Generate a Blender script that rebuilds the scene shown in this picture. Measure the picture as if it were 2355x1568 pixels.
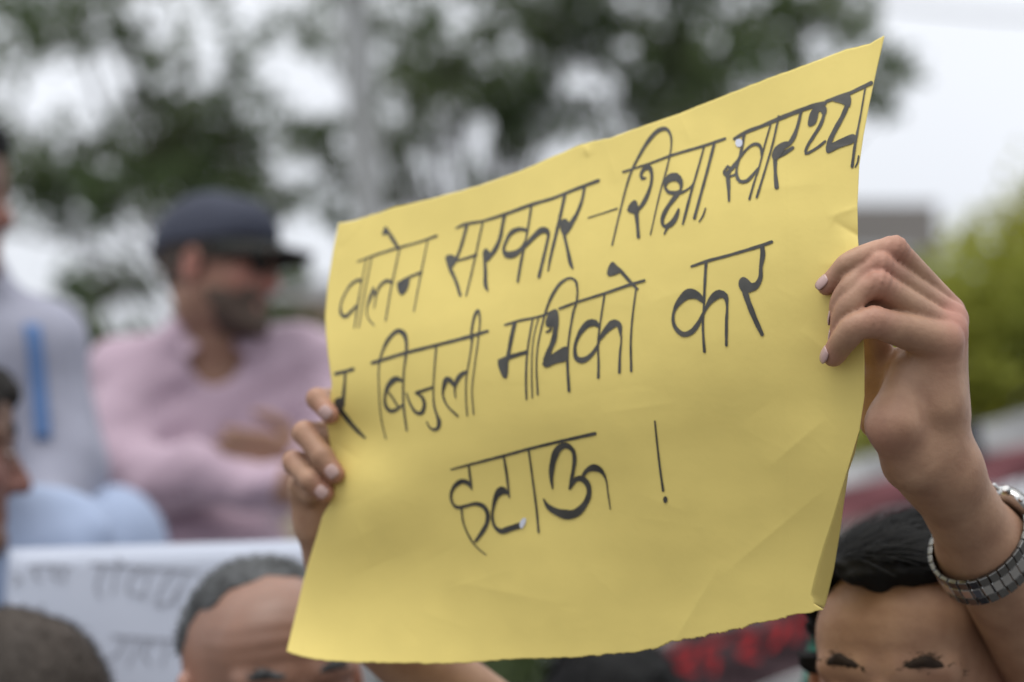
import bpy, bmesh, math, random
import numpy as np
from mathutils import Vector, Matrix
from mathutils.geometry import tessellate_polygon

for o in list(bpy.data.objects):
    bpy.data.objects.remove(o)
SC = bpy.context.scene
COL = SC.collection
rnd = random.Random(7)
rng = np.random.default_rng(11)

# ------------------------------------------------------------------ camera
FOCAL, TILT, CAMZ = 70.0, 10.0, 1.6
FOCUS = 1.345
cam_d = bpy.data.cameras.new("camera")
cam = bpy.data.objects.new("camera", cam_d)
COL.objects.link(cam)
cam.location = (0, 0, CAMZ)
cam.rotation_euler = (math.radians(90 + TILT), 0, 0)
cam_d.lens, cam_d.sensor_width = FOCAL, 36.0
cam_d.clip_start, cam_d.clip_end = 0.05, 2000
cam_d.dof.use_dof = True
cam_d.dof.focus_distance = FOCUS
cam_d.dof.aperture_fstop = 3.0
SC.camera = cam

# ------------------------------------------------------------------ world: overcast daylight
SUN_EL, SUN_AZ = 70.0, 205.0          # azimuth from +Y, clockwise: behind the camera, a little left
world = bpy.data.worlds.new("World")
SC.world = world
world.use_nodes = True
nt = world.node_tree
nt.nodes.clear()
out = nt.nodes.new("ShaderNodeOutputWorld")
sky = nt.nodes.new("ShaderNodeTexSky")
sky.sky_type = 'NISHITA'
sky.sun_disc = False
sky.sun_elevation = math.radians(SUN_EL)
sky.sun_rotation = math.radians(SUN_AZ)
sky.air_density, sky.dust_density = 1.0, 4.0
hs = nt.nodes.new("ShaderNodeHueSaturation")
hs.inputs['Saturation'].default_value = 0.25
bg1 = nt.nodes.new("ShaderNodeBackground")
bg1.inputs['Strength'].default_value = 0.05
nt.links.new(sky.outputs[0], hs.inputs['Color'])
nt.links.new(hs.outputs[0], bg1.inputs['Color'])
# cloud deck: CIE overcast sky, the zenith brighter than the horizon
tc = nt.nodes.new("ShaderNodeTexCoord")
sep = nt.nodes.new("ShaderNodeSeparateXYZ")
nt.links.new(tc.outputs['Generated'], sep.inputs[0])
mr = nt.nodes.new("ShaderNodeMapRange")
mr.inputs[1].default_value, mr.inputs[2].default_value = 0.0, 1.0
mr.inputs[3].default_value, mr.inputs[4].default_value = 0.0, 1.0
nt.links.new(sep.outputs['Z'], mr.inputs[0])
ramp = nt.nodes.new("ShaderNodeValToRGB")
ramp.color_ramp.elements[0].color = (0.298, 0.315, 0.352, 1)
ramp.color_ramp.elements[1].color = (0.97, 0.985, 1.0, 1)
nt.links.new(mr.outputs[0], ramp.inputs[0])
cn = nt.nodes.new("ShaderNodeTexNoise")
cn.inputs['Scale'].default_value = 2.2
cn.inputs['Detail'].default_value = 4
nt.links.new(tc.outputs['Generated'], cn.inputs['Vector'])
cr = nt.nodes.new("ShaderNodeMapRange")
cr.inputs[1].default_value, cr.inputs[2].default_value = 0.3, 0.7
cr.inputs[3].default_value, cr.inputs[4].default_value = 0.92, 1.08
nt.links.new(cn.outputs[0], cr.inputs[0])
bg2 = nt.nodes.new("ShaderNodeBackground")
nt.links.new(ramp.outputs[0], bg2.inputs['Color'])
cm = nt.nodes.new("ShaderNodeMath")
cm.operation = 'MULTIPLY'
cm.inputs[1].default_value = 1.36
nt.links.new(cr.outputs[0], cm.inputs[0])
nt.links.new(cm.outputs[0], bg2.inputs['Strength'])
add = nt.nodes.new("ShaderNodeAddShader")
nt.links.new(bg1.outputs[0], add.inputs[0])
nt.links.new(bg2.outputs[0], add.inputs[1])
nt.links.new(add.outputs[0], out.inputs['Surface'])

sun_d = bpy.data.lights.new("sun", 'SUN')
sun_d.energy = 1.0
sun_d.angle = math.radians(40)
sun_d.color = (1.0, 0.97, 0.92)
sun = bpy.data.objects.new("sun", sun_d)
COL.objects.link(sun)
az, el = math.radians(SUN_AZ), math.radians(SUN_EL)
to_sun = Vector((math.sin(az) * math.cos(el), math.cos(az) * math.cos(el), math.sin(el)))
sun.rotation_euler = to_sun.to_track_quat('Z', 'Y').to_euler()
sun.location = (0, -2, 8)

SC.view_settings.view_transform = 'Standard'
SC.view_settings.look = 'None'
SC.view_settings.exposure = 0.16
SC.view_settings.gamma = 1.0
SC.view_settings.use_curve_mapping = False
SC.cycles.max_bounces = 6
SC.cycles.use_denoising = True

# ------------------------------------------------------------------ measuring helpers
# The photograph was measured on a 2354 px wide print; at(x, y, z) is the world point z metres deep behind print point x, y.
FPX = FOCAL / 36.0 * 2354
T = math.radians(TILT)
RIGHT = np.array([1.0, 0, 0])
FWD = np.array([0, math.cos(T), math.sin(T)])
UP = np.array([0, -math.sin(T), math.cos(T)])
CAM = np.array([0, 0, CAMZ])


def at(x, y, z):
    return CAM + RIGHT * ((x - 1177) / FPX * z) + UP * (-(y - 784) / FPX * z) + FWD * z


def at_many(x, y, z):
    x, y, z = np.asarray(x, float), np.asarray(y, float), np.asarray(z, float)
    return CAM + ((x - 1177) / FPX * z)[..., None] * RIGHT + (-(y - 784) / FPX * z)[..., None] * UP + z[..., None] * FWD


def cv(x, y, z):
    """camera-aligned direction (right, up, towards the viewer) as a world vector"""
    v = RIGHT * x + UP * y - FWD * z
    return v / np.linalg.norm(v)


# ------------------------------------------------------------------ materials
MATS = {}


def mat(name, color, rough=0.7, var=0.0, vscale=8.0, bump=0.0, bscale=60.0, metal=0.0, spec=0.4, sss=0.0,
        tint=None, transl=0.0, color2=None, stretch=None, sheen=0.0, bump2=0.0, bscale2=300.0):
    m = bpy.data.materials.new(name)
    m.use_nodes = True
    n, l = m.node_tree.nodes, m.node_tree.links
    b = n['Principled BSDF']
    b.inputs['Roughness'].default_value = rough
    b.inputs['Metallic'].default_value = metal
    b.inputs['Specular IOR Level'].default_value = spec
    if sheen:
        b.inputs['Sheen Weight'].default_value = sheen
    if sss:
        b.inputs['Subsurface Weight'].default_value = sss
        b.inputs['Subsurface Radius'].default_value = (0.012, 0.004, 0.002)
        b.inputs['Subsurface Scale'].default_value = 0.5
    c = n.new('ShaderNodeRGB')
    c.outputs[0].default_value = (*color, 1)
    col = c.outputs[0]
    tcn = n.new('ShaderNodeTexCoord')
    vec = tcn.outputs['Object']
    if stretch:
        mp = n.new('ShaderNodeMapping')
        mp.inputs['Scale'].default_value = stretch
        l.new(vec, mp.inputs['Vector'])
        vec = mp.outputs[0]
    if var or color2:
        t = n.new('ShaderNodeTexNoise')
        t.inputs['Scale'].default_value = vscale
        t.inputs['Detail'].default_value = 5
        l.new(vec, t.inputs['Vector'])
        mrn = n.new('ShaderNodeMapRange')
        mrn.inputs[1].default_value, mrn.inputs[2].default_value = 0.3, 0.7
        l.new(t.outputs[0], mrn.inputs[0])
        mx = n.new('ShaderNodeMix')
        mx.data_type = 'RGBA'
        c2 = color2 if color2 else tuple(v * (1 - var) for v in color)
        l.new(mrn.outputs[0], mx.inputs[0])
        l.new(col, mx.inputs[6])
        mx.inputs[7].default_value = (*c2, 1)
        col = mx.outputs[2]
    if tint:
        a = n.new('ShaderNodeAttribute')
        a.attribute_name = 'tint'
        mx = n.new('ShaderNodeMix')
        mx.data_type = 'RGBA'
        l.new(a.outputs['Fac'], mx.inputs[0])
        l.new(col, mx.inputs[6])
        mx.inputs[7].default_value = (*tint, 1)
        col = mx.outputs[2]
    l.new(col, b.inputs['Base Color'])
    prev = None
    for (bs, sc) in ((bump, bscale), (bump2, bscale2)):
        if bs:
            t = n.new('ShaderNodeTexNoise')
            t.inputs['Scale'].default_value = sc
            t.inputs['Detail'].default_value = 4
            l.new(vec, t.inputs['Vector'])
            bp = n.new('ShaderNodeBump')
            bp.inputs['Strength'].default_value = bs
            bp.inputs['Distance'].default_value = 0.3 / sc
            l.new(t.outputs[0], bp.inputs['Height'])
            if prev:
                l.new(prev, bp.inputs['Normal'])
            prev = bp.outputs[0]
    if prev:
        l.new(prev, b.inputs['Normal'])
    if transl:
        tr = n.new('ShaderNodeBsdfTranslucent')
        l.new(col, tr.inputs['Color'])
        ms = n.new('ShaderNodeMixShader')
        ms.inputs[0].default_value = transl
        l.new(b.outputs[0], ms.inputs[1])
        l.new(tr.outputs[0], ms.inputs[2])
        l.new(ms.outputs[0], n['Material Output'].inputs['Surface'])
    MATS[name] = m
    return m


SKIN_A = mat('skin_holder', (0.405, 0.242, 0.152), 0.55, color2=(0.29, 0.158, 0.098), vscale=42, bump=0.30, bscale=240, sss=0.04, tint=(0.39, 0.182, 0.13), spec=0.4, bump2=0.25, bscale2=800)
SKIN_B = mat('skin_brown', (0.245, 0.128, 0.085), 0.45, 0.18, 18, 0.08, 180, sss=0.08, tint=(0.36, 0.17, 0.12), spec=0.5)
SKIN_C = mat('skin_tan', (0.30, 0.17, 0.115), 0.55, 0.15, 14, tint=(0.32, 0.13, 0.10))
SKIN_D = mat('skin_dark', (0.16, 0.09, 0.062), 0.55, 0.15, 14, tint=(0.2, 0.08, 0.06))
NAIL = mat('nail', (0.44, 0.295, 0.27), 0.3, spec=0.5)
HAIR = mat('hair_black', (0.008, 0.008, 0.008), 0.7, 0.3, 60, spec=0.2)
HAIR_DARK = mat('hair_dark_brown', (0.014, 0.011, 0.009), 0.7, 0.3, 40, spec=0.25)
HAIR_BROWN = mat('hair_short', (0.030, 0.025, 0.02), 0.75, color2=(0.060, 0.045, 0.035), vscale=5)
HAIR_GREY = mat('hair_grey', (0.014, 0.015, 0.014), 0.65, color2=(0.11, 0.115, 0.12), vscale=40)
BROW = mat('brow_hair', (0.040, 0.027, 0.020), 0.8, 0.3, 200, spec=0.2)
BEARD = mat('beard', (0.095, 0.066, 0.050), 0.8, 0.4, 70)
EYE = mat('eye_white', (0.42, 0.39, 0.36), 0.25)
IRIS = mat('iris', (0.02, 0.012, 0.008), 0.15)
PAPER = mat('yellow_chart_paper', (0.80, 0.645, 0.200), 0.62, 0.035, 40, 0.05, 26, spec=0.3, transl=0.10, bump2=0.06, bscale2=220)
INK = mat('black_marker_ink', (0.024, 0.023, 0.020), 0.42, color2=(0.065, 0.062, 0.052), vscale=70, spec=0.55, bump=0.1, bscale=300)
WHITEOUT = mat('correction_fluid', (0.60, 0.62, 0.70), 0.5, 0.05, 200)
STEEL = mat('polished_steel', (0.52, 0.52, 0.51), 0.16, 0.1, 80, metal=1.0)
STEEL_B = mat('brushed_steel', (0.19, 0.19, 0.185), 0.22, 0.15, 200, metal=1.0, stretch=(1, 1, 20))
DIAL = mat('watch_dial', (0.30, 0.32, 0.33), 0.3, metal=0.3)
GLASS = mat('watch_glass', (0.75, 0.78, 0.78), 0.04, spec=0.8)
GLASS.node_tree.nodes['Principled BSDF'].inputs['Transmission Weight'].default_value = 0.85
PINK = mat('pink_shirt_cloth', (0.44, 0.325, 0.395), 0.85, 0.08, 10, 0.25, 20, sheen=0.2)
NAVY = mat('navy_cap_cloth', (0.035, 0.04, 0.062), 0.85, 0.15, 30)
NAVY_D = mat('dark_visor_cloth', (0.014, 0.015, 0.013), 0.85, 0.1, 30)
GREYWHITE = mat('pale_grey_cloth', (0.34, 0.345, 0.42), 0.85, 0.10, 9, 0.25, 16)
POLE = mat('pole_concrete', (0.62, 0.63, 0.64), 0.85, 0.2, 3, 0.2, 20)
BLUE = mat('blue_cloth', (0.11, 0.20, 0.40), 0.85, 0.1, 12)
PALEBLUE = mat('pale_blue_cloth', (0.32, 0.385, 0.53), 0.85, 0.10, 9, 0.25, 16)
DARKCLOTH = mat('dark_cloth', (0.035, 0.035, 0.045), 0.9, 0.2, 12)
TROUSER = mat('trouser_cloth', (0.05, 0.05, 0.06), 0.9, 0.2, 12)
TEAL = mat('teal_cloth', (0.05, 0.25, 0.18), 0.8, 0.25, 9, 0.2, 12)
CARD = mat('white_card', (0.52, 0.56, 0.66), 0.6, 0.05, 6)
GREYINK = mat('grey_marker', (0.26, 0.27, 0.31), 0.6)
MAROON = mat('maroon_banner_cloth', (0.075, 0.045, 0.05), 0.85, 0.15, 5)
REDPAINT = mat('red_paint', (0.50, 0.03, 0.035), 0.7, 0.15, 20)
BANNERWHITE = mat('banner_white', (0.50, 0.50, 0.50), 0.8, 0.08, 4)
BANNERRED = mat('banner_red', (0.24, 0.09, 0.10), 0.8, 0.2, 4)
CONCRETE = mat('concrete', (0.48, 0.49, 0.50), 0.85, 0.2, 3, 0.2, 20)
PLASTER_G = mat('grey_plaster', (0.215, 0.20, 0.185), 0.9, 0.2, 0.5)
PLASTER_B = mat('beige_plaster', (0.42, 0.34, 0.25), 0.9, 0.15, 0.5)
ROOF_O = mat('orange_roof', (0.36, 0.17, 0.10), 0.8, 0.2, 1.5)
WINGLASS = mat('window_glass', (0.04, 0.05, 0.06), 0.1)
BARK = mat('bark', (0.07, 0.06, 0.05), 0.9, 0.4, 12, 0.4, 20)
LEAF_D = mat('leaf_dark', (0.062, 0.105, 0.040), 0.65, transl=0.32, color2=(0.120, 0.145, 0.068), vscale=1.2, spec=0.2)
LEAF_Y = mat('leaf_yellowgreen', (0.50, 0.47, 0.06), 0.6, transl=0.38, color2=(0.20, 0.25, 0.045), vscale=1.1)
LEAF_M = mat('leaf_mid', (0.05, 0.075, 0.025), 0.6, transl=0.2, color2=(0.08, 0.11, 0.035), vscale=1.5)
ASPHALT = mat('street', (0.12, 0.115, 0.11), 0.9, 0.3, 1.0, 0.3, 30)
CABLE = mat('cable', (0.05, 0.05, 0.055), 0.6)


# ------------------------------------------------------------------ object helpers
def tag(o, label=None, cat=None, group=None, kind=None):
    if label: o['label'] = label
    if cat: o['category'] = cat
    if group: o['group'] = group
    if kind: o['kind'] = kind
    return o


def mesh_obj(name, verts, faces, m, parent=None, origin=None, smooth=True, tint=None, mat_idx=None):
    """verts in world space; the object's origin is origin (or its parent's)"""
    verts = np.asarray(verts, float).reshape(-1, 3)
    if parent is not None:
        org = np.array(parent.get('_org', (0, 0, 0)))
    else:
        org = np.array(origin if origin is not None else (0, 0, 0), float)
    me = bpy.data.meshes.new(name)
    v = (verts - org)
    if isinstance(faces, np.ndarray) and faces.ndim == 2:
        nf, k = faces.shape
        me.vertices.add(len(v))
        me.vertices.foreach_set('co', v.astype(np.float32).ravel())
        me.loops.add(nf * k)
        me.loops.foreach_set('vertex_index', faces.astype(np.int32).ravel())
        me.polygons.add(nf)
        me.polygons.foreach_set('loop_start', np.arange(0, nf * k, k, dtype=np.int32))
        me.update(calc_edges=True)
        me.validate()
    else:
        me.from_pydata([tuple(p) for p in v], [], [tuple(int(i) for i in f) for f in faces])
    ms = m if isinstance(m, (list, tuple)) else [m]
    for mm in ms:
        me.materials.append(mm)
    if mat_idx is not None and len(mat_idx) == len(me.polygons):
        me.polygons.foreach_set('material_index', np.asarray(mat_idx, np.int32))
    if smooth:
        me.polygons.foreach_set('use_smooth', np.ones(len(me.polygons), bool))
    if tint is not None and len(tint) == len(me.vertices):
        at_ = me.attributes.new('tint', 'FLOAT', 'POINT')
        at_.data.foreach_set('value', np.asarray(tint, np.float32))
    o = bpy.data.objects.new(name, me)
    COL.objects.link(o)
    o['_org'] = tuple(float(x) for x in org)
    if parent is not None:
        o.parent = parent
    else:
        o.location = org
    return o


def empty(name, loc):
    o = bpy.data.objects.new(name, None)
    o.empty_display_size = 0.05
    COL.objects.link(o)
    o.location = loc
    o['_org'] = tuple(float(x) for x in loc)
    return o


def tube(pts, radii, n=10, cap=True):
    pts = np.asarray(pts, float)
    radii = np.broadcast_to(np.asarray(radii, float), (len(pts),))
    V, F = [], []
    tprev = None
    ref = np.array([0.13, 0.21, 0.97])
    for i, p in enumerate(pts):
        a, b = pts[max(i - 1, 0)], pts[min(i + 1, len(pts) - 1)]
        t = b - a
        t /= np.linalg.norm(t) + 1e-12
        r = ref if abs(t @ ref) < 0.95 else np.array([1.0, 0, 0])
        if tprev is not None:
            u = uprev - t * (uprev @ t)
        else:
            u = np.cross(r, t)
        u /= np.linalg.norm(u) + 1e-12
        w = np.cross(t, u)
        uprev, tprev = u, t
        for k in range(n):
            an = 2 * math.pi * k / n
            V.append(p + radii[i] * (math.cos(an) * u + math.sin(an) * w))
    for i in range(len(pts) - 1):
        for k in range(n):
            F.append((i * n + k, i * n + (k + 1) % n, (i + 1) * n + (k + 1) % n, (i + 1) * n + k))
    if cap:
        F.append(tuple(range(n))[::-1])
        F.append(tuple((len(pts) - 1) * n + k for k in range(n)))
    return np.array(V), F


class MB:
    """collects pieces of one mesh"""
    def __init__(s):
        s.V, s.F = [], []

    def add(s, V, F):
        b = sum(len(v) for v in s.V)
        s.V.append(np.asarray(V, float))
        s.F += [tuple(int(i) + b for i in f) for f in F]
        return s

    def build(s, name, m, parent=None, origin=None, smooth=True):
        return mesh_obj(name, np.concatenate(s.V), s.F, m, parent, origin, smooth)


def box(c, ax, half):
    """oriented box: centre, three axes (rows), half sizes"""
    c, ax = np.asarray(c, float), np.asarray(ax, float)
    V = []
    for sx in (-1, 1):
        for sy in (-1, 1):
            for sz in (-1, 1):
                V.append(c + ax[0] * sx * half[0] + ax[1] * sy * half[1] + ax[2] * sz * half[2])
    F = [(0, 1, 3, 2), (4, 6, 7, 5), (0, 4, 5, 1), (2, 3, 7, 6), (0, 2, 6, 4), (1, 5, 7, 3)]
    return np.array(V), F


def bevel(o, w, seg=2):
    md = o.modifiers.new('bevel', 'BEVEL')
    md.width, md.segments, md.limit_method = w, seg, 'ANGLE'
    return o


AX = np.eye(3)


# ------------------------------------------------------------------ signed distance modelling (bodies, heads, hands, clothes)
def smin(a, b, k):
    if k <= 0:
        return np.minimum(a, b)
    h = np.clip(0.5 + 0.5 * (b - a) / k, 0, 1)
    return b + (a - b) * h - k * h * (1 - h)


def spline3(P, sub=4):
    Q = np.vstack([2 * P[0] - P[1], P, 2 * P[-1] - P[-2]])
    o = []
    for i in range(1, len(Q) - 2):
        p0, p1, p2, p3 = Q[i - 1:i + 3]
        l0, l1, l2 = [np.linalg.norm(b[:3] - a[:3]) + 1e-9 for a, b in ((p0, p1), (p1, p2), (p2, p3))]
        m1 = ((p1 - p0) / l0 + (p2 - p1) / l1) * .5 * l1
        m2 = ((p2 - p1) / l1 + (p3 - p2) / l2) * .5 * l1
        t = (np.arange(sub) / sub)[:, None]
        o.append((2 * t ** 3 - 3 * t ** 2 + 1) * p1 + (t ** 3 - 2 * t ** 2 + t) * m1 + (-2 * t ** 3 + 3 * t ** 2) * p2 + (t ** 3 - t ** 2) * m2)
    o.append(P[-1:])
    return np.concatenate(o)


class Field:
    def __init__(s, lo, hi, h):
        s.lo, s.h = np.asarray(lo, float), h
        s.n = np.ceil((np.asarray(hi, float) - s.lo) / h).astype(int) + 1
        s.ax = [s.lo[i] + h * np.arange(s.n[i]) for i in range(3)]
        s.D = np.full(s.n, 0.2)

    def sub(s, lo, hi):
        i0 = np.clip(np.floor((lo - s.lo) / s.h).astype(int), 0, s.n)
        i1 = np.clip(np.ceil((hi - s.lo) / s.h).astype(int) + 1, 0, s.n)
        sl = tuple(slice(a, b) for a, b in zip(i0, i1))
        P = np.stack(np.meshgrid(*[s.ax[i][sl[i]] for i in range(3)], indexing='ij'), -1)
        return sl, P

    def rc(s, a, b, ra, rb, k, D=None):
        a, b = np.asarray(a, float), np.asarray(b, float)
        r = max(ra, rb) + k + 3 * s.h
        sl, P = s.sub(np.minimum(a, b) - r, np.maximum(a, b) + r)
        if P.size == 0:
            return
        ab = b - a
        t = np.clip(((P - a) @ ab) / max(ab @ ab, 1e-12), 0, 1)
        d = np.linalg.norm(P - a - t[..., None] * ab, axis=-1) - (ra + (rb - ra) * t)
        D = s.D if D is None else D
        D[sl] = smin(D[sl], d, k)

    def el(s, c, rad, k, R=None, D=None, sub=False):
        c, rad = np.asarray(c, float), np.asarray(rad, float)
        r = rad.max() + k + 3 * s.h
        sl, P = s.sub(c - r, c + r)
        if P.size == 0:
            return
        q = P - c
        if R is not None:
            q = q @ R
        q0 = np.linalg.norm(q / rad, axis=-1)
        q1 = np.linalg.norm(q / rad ** 2, axis=-1)
        d = q0 * (q0 - 1) / np.maximum(q1, 1e-9)
        D = s.D if D is None else D
        D[sl] = -smin(-D[sl], d, k) if sub else smin(D[sl], d, k)

    def arc(s, pts, rads, k):
        """a limb along a smooth curve through its joints"""
        C = spline3(np.column_stack([np.array(pts), rads]))
        return s.chain(C[:, :3], C[:, 3], k)

    def chain(s, pts, rads, k):
        """one limb in a field of its own, so that limbs can be joined with another softness"""
        D = np.full(s.n, 0.2)
        for i in range(len(pts) - 1):
            s.rc(pts[i], pts[i + 1], rads[i], rads[i + 1], k, D)
        return D

    def mesh(s):
        return surface_nets(s.D, s.lo, s.h)


def surface_nets(D, lo, h):
    ins = D < 0
    n = np.array(D.shape)
    c = [(i, j, k) for i in (0, 1) for j in (0, 1) for k in (0, 1)]
    S = np.zeros(n - 1, np.int8)
    for (i, j, k) in c:
        S += ins[i:n[0] - 1 + i, j:n[1] - 1 + j, k:n[2] - 1 + k]
    act = np.argwhere((S > 0) & (S < 8))
    vals = np.stack([D[act[:, 0] + i, act[:, 1] + j, act[:, 2] + k] for (i, j, k) in c], 1)
    pos = np.zeros((len(act), 3))
    cnt = np.zeros(len(act))
    for a in range(8):
        for b in range(a + 1, 8):
            if sum(abs(c[a][q] - c[b][q]) for q in range(3)) != 1:
                continue
            f0, f1 = vals[:, a], vals[:, b]
            m = (f0 < 0) != (f1 < 0)
            t = np.where(m, f0 / np.where(m, f0 - f1, 1), 0)
            pos += m[:, None] * (np.array(c[a]) + t[:, None] * (np.array(c[b]) - np.array(c[a])))
            cnt += m
    V = lo + h * (act + pos / cnt[:, None])
    idx = np.full(n - 1, -1, np.int64)
    idx[act[:, 0], act[:, 1], act[:, 2]] = np.arange(len(act))
    Fs = []
    for axd in range(3):
        u, v = (axd + 1) % 3, (axd + 2) % 3
        sl0 = [slice(None)] * 3
        sl1 = [slice(None)] * 3
        sl0[axd], sl1[axd] = slice(0, -1), slice(1, None)
        x = ins[tuple(sl0)] != ins[tuple(sl1)]
        e = np.argwhere(x)
        e = e[(e[:, u] > 0) & (e[:, v] > 0) & (e[:, u] < n[u] - 1) & (e[:, v] < n[v] - 1)]
        inside0 = ins[e[:, 0], e[:, 1], e[:, 2]]
        q = []
        for (du, dv) in ((0, 0), (-1, 0), (-1, -1), (0, -1)):
            p = e.copy()
            p[:, u] += du
            p[:, v] += dv
            q.append(idx[p[:, 0], p[:, 1], p[:, 2]])
        q = np.stack(q, 1)
        q = np.where(inside0[:, None], q, q[:, ::-1])
        Fs.append(q[(q >= 0).all(1)])
    return V, np.concatenate(Fs)


def relax(V, F, it=3, lam=0.5):
    """soften the stair steps of a sampled surface"""
    E = np.concatenate([F[:, [0, 1]], F[:, [1, 2]], F[:, [2, 3]], F[:, [3, 0]]])
    E = np.concatenate([E, E[:, ::-1]])
    n = np.bincount(E[:, 0], minlength=len(V)).astype(float)[:, None]
    for _ in range(it):
        for l_ in (lam, -lam * 0.96):
            A = np.stack([np.bincount(E[:, 0], V[E[:, 1], k], len(V)) for k in range(3)], 1) / np.maximum(n, 1)
            V = V + l_ * (A - V)
    return V


def wob(P, freq, amp, seed, n=6):
    """smooth random relief from a few sine waves"""
    g = np.random.default_rng(seed)
    o = np.zeros(P.shape[:-1])
    for i in range(n):
        d = g.normal(size=P.shape[-1])
        d *= freq * (0.6 + 0.9 * g.random()) / np.linalg.norm(d)
        o += np.sin(P @ d + g.random() * 6.28)
    return amp * o / math.sqrt(n)


def rotz(a):
    a = math.radians(a)
    return np.array([[math.cos(a), -math.sin(a), 0], [math.sin(a), math.cos(a), 0], [0, 0, 1]])


def rotx(a):
    a = math.radians(a)
    return np.array([[1, 0, 0], [0, math.cos(a), -math.sin(a)], [0, math.sin(a), math.cos(a)]])


def roty(a):
    a = math.radians(a)
    return np.array([[math.cos(a), 0, math.sin(a)], [0, 1, 0], [-math.sin(a), 0, math.cos(a)]])


CRAN_C, CRAN_R = np.array([0, 0.012, 0.03]), np.array([0.077, 0.097, 0.092])


def head_mesh(hc, R, h=0.0035, wrinkle=False, neck=0.17):
    """head with face and ears, face towards local -Y"""
    w = lambda p: hc + R @ np.asarray(p, float)
    f = Field(hc - 0.2 - np.array([0, 0, neck - 0.15]), hc + 0.17, h)
    f.el(w(CRAN_C), CRAN_R, 0.01, R)
    f.el(w((0, -0.026, -0.028)), (0.064, 0.070, 0.085), 0.025, R)
    f.el(w((0, -0.055, 0.055)), (0.058, 0.040, 0.045), 0.03, R)
    for s in (-1, 1):
        f.rc(w((s * 0.052, 0.0, -0.045)), w((s * 0.022, -0.062, -0.088)), 0.018, 0.016, 0.02)
        f.el(w((s * 0.043, -0.062, -0.022)), (0.02, 0.017, 0.02), 0.02, R)
        f.rc(w((s * 0.012, -0.090, 0.028)), w((s * 0.047, -0.076, 0.027)), 0.009, 0.009, 0.012)
    f.rc(w((-0.012, -0.078, -0.095)), w((0.012, -0.078, -0.095)), 0.018, 0.018, 0.02)
    for s in (-1, 1):
        f.el(w((s * 0.031, -0.099, 0.007)), (0.016, 0.013, 0.010), 0.010, R, sub=True)
        f.el(w((s * 0.031, -0.079, 0.006)), (0.0155, 0.0135, 0.0135), 0.004, R)
    f.rc(w((0, -0.094, 0.012)), w((0, -0.112, -0.026)), 0.007, 0.0115, 0.010)
    for s in (-1, 1):
        f.el(w((s * 0.012, -0.099, -0.030)), (0.010, 0.011, 0.008), 0.006, R)
    f.rc(w((-0.020, -0.086, -0.058)), w((0.020, -0.086, -0.058)), 0.006, 0.006, 0.006)
    f.rc(w((-0.016, -0.087, -0.068)), w((0.016, -0.087, -0.068)), 0.007, 0.007, 0.006)
    for s in (-1, 1):
        Re = R @ rotz(s * 18) @ rotx(10)
        f.el(w((s * 0.080, 0.012, -0.002)), (0.009, 0.020, 0.032), 0.006, Re)
        f.el(w((s * 0.088, 0.008, 0.002)), (0.006, 0.010, 0.017), 0.004, Re, sub=True)
    f.rc(w((0, 0.02, -0.06)), hc + R @ np.array([0, 0.02, -0.06]) * 0 + (w((0, 0.03, -0.10)) + np.array([0, 0, -(neck - 0.10)])), 0.056, 0.06, 0.03)
    if wrinkle:
        sl, P = f.sub(hc - 0.13, hc + 0.15)
        q = (P - hc) @ R
        z = q[..., 2] + 0.10 * q[..., 0] ** 2 / 0.07 + wob(q, 60, 0.0025, 5)
        fm = np.exp(-((q[..., 2] - 0.062) / 0.022) ** 2) * np.exp(-(q[..., 0] / 0.06) ** 2) * (q[..., 1] < -0.02)
        f.D[sl] += 0.0016 * float(wrinkle) * np.maximum(np.sin(z * 2 * math.pi / 0.0135), -0.2) * fm
    return f.mesh()


def head_tint(V, hc, R):
    q = (V - hc) @ R
    t = np.zeros(len(V))
    for c, r in (((0, -0.11, -0.025), 0.03), ((0.082, 0.01, 0), 0.035), ((-0.082, 0.01, 0), 0.035), ((0.045, -0.07, -0.02), 0.03),
                 ((-0.045, -0.07, -0.02), 0.03), ((0, -0.09, -0.063), 0.025)):
        t += np.exp(-(np.linalg.norm(q - np.array(c), axis=1) / r) ** 2)
    return np.clip(t, 0, 1)


def hair_mesh(hc, R, th, c=0.004, n=(0, 0.75, 0.66), h=0.0035, seed=1, rough=0.003, bald=None, quiff=0.0, edge=0.008, ragged=0.003):
    f = Field(hc - 0.16, hc + 0.17, h)
    w = lambda p: hc + R @ np.asarray(p, float)
    f.el(w(CRAN_C), CRAN_R + th, 0.0, R)
    f.el(w((0, -0.055, 0.055)), np.array([0.058, 0.040, 0.045]) + th, 0.03, R)
    if quiff:
        f.el(w((0.01, -0.052, 0.108)), (0.06, 0.042, 0.026 + quiff), 0.03, R)
    sl, P = f.sub(hc - 1, hc + 1)
    q = (P - hc) @ R
    nn = np.array(n) / np.linalg.norm(n)
    cut = -(q @ nn - c) + wob(q, 90, ragged, seed + 3) + wob(q, 260, ragged * .5, seed + 4)
    # temples run back, sideburns come down in front of the ears
    cut += 0.016 * np.exp(-((np.abs(q[..., 0]) - 0.052) / 0.016) ** 2) * (q[..., 1] < -0.02)
    cut -= 0.030 * np.exp(-((q[..., 1] + 0.005) / 0.014) ** 2) * (np.abs(q[..., 0]) > 0.055) * (q[..., 2] < 0.03)
    if bald is not None:
        cut += bald
    D = f.D + wob(q * np.array([1.0, 0.35, 1.0]), 170, rough * .7, seed) + wob(q, 60, rough, seed + 1) + wob(q * np.array([1.0, 0.3, 1.0]), 620, rough * .35, seed + 2, 9)
    f.D = -smin(-D, -cut, edge)
    return f.mesh()


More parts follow.
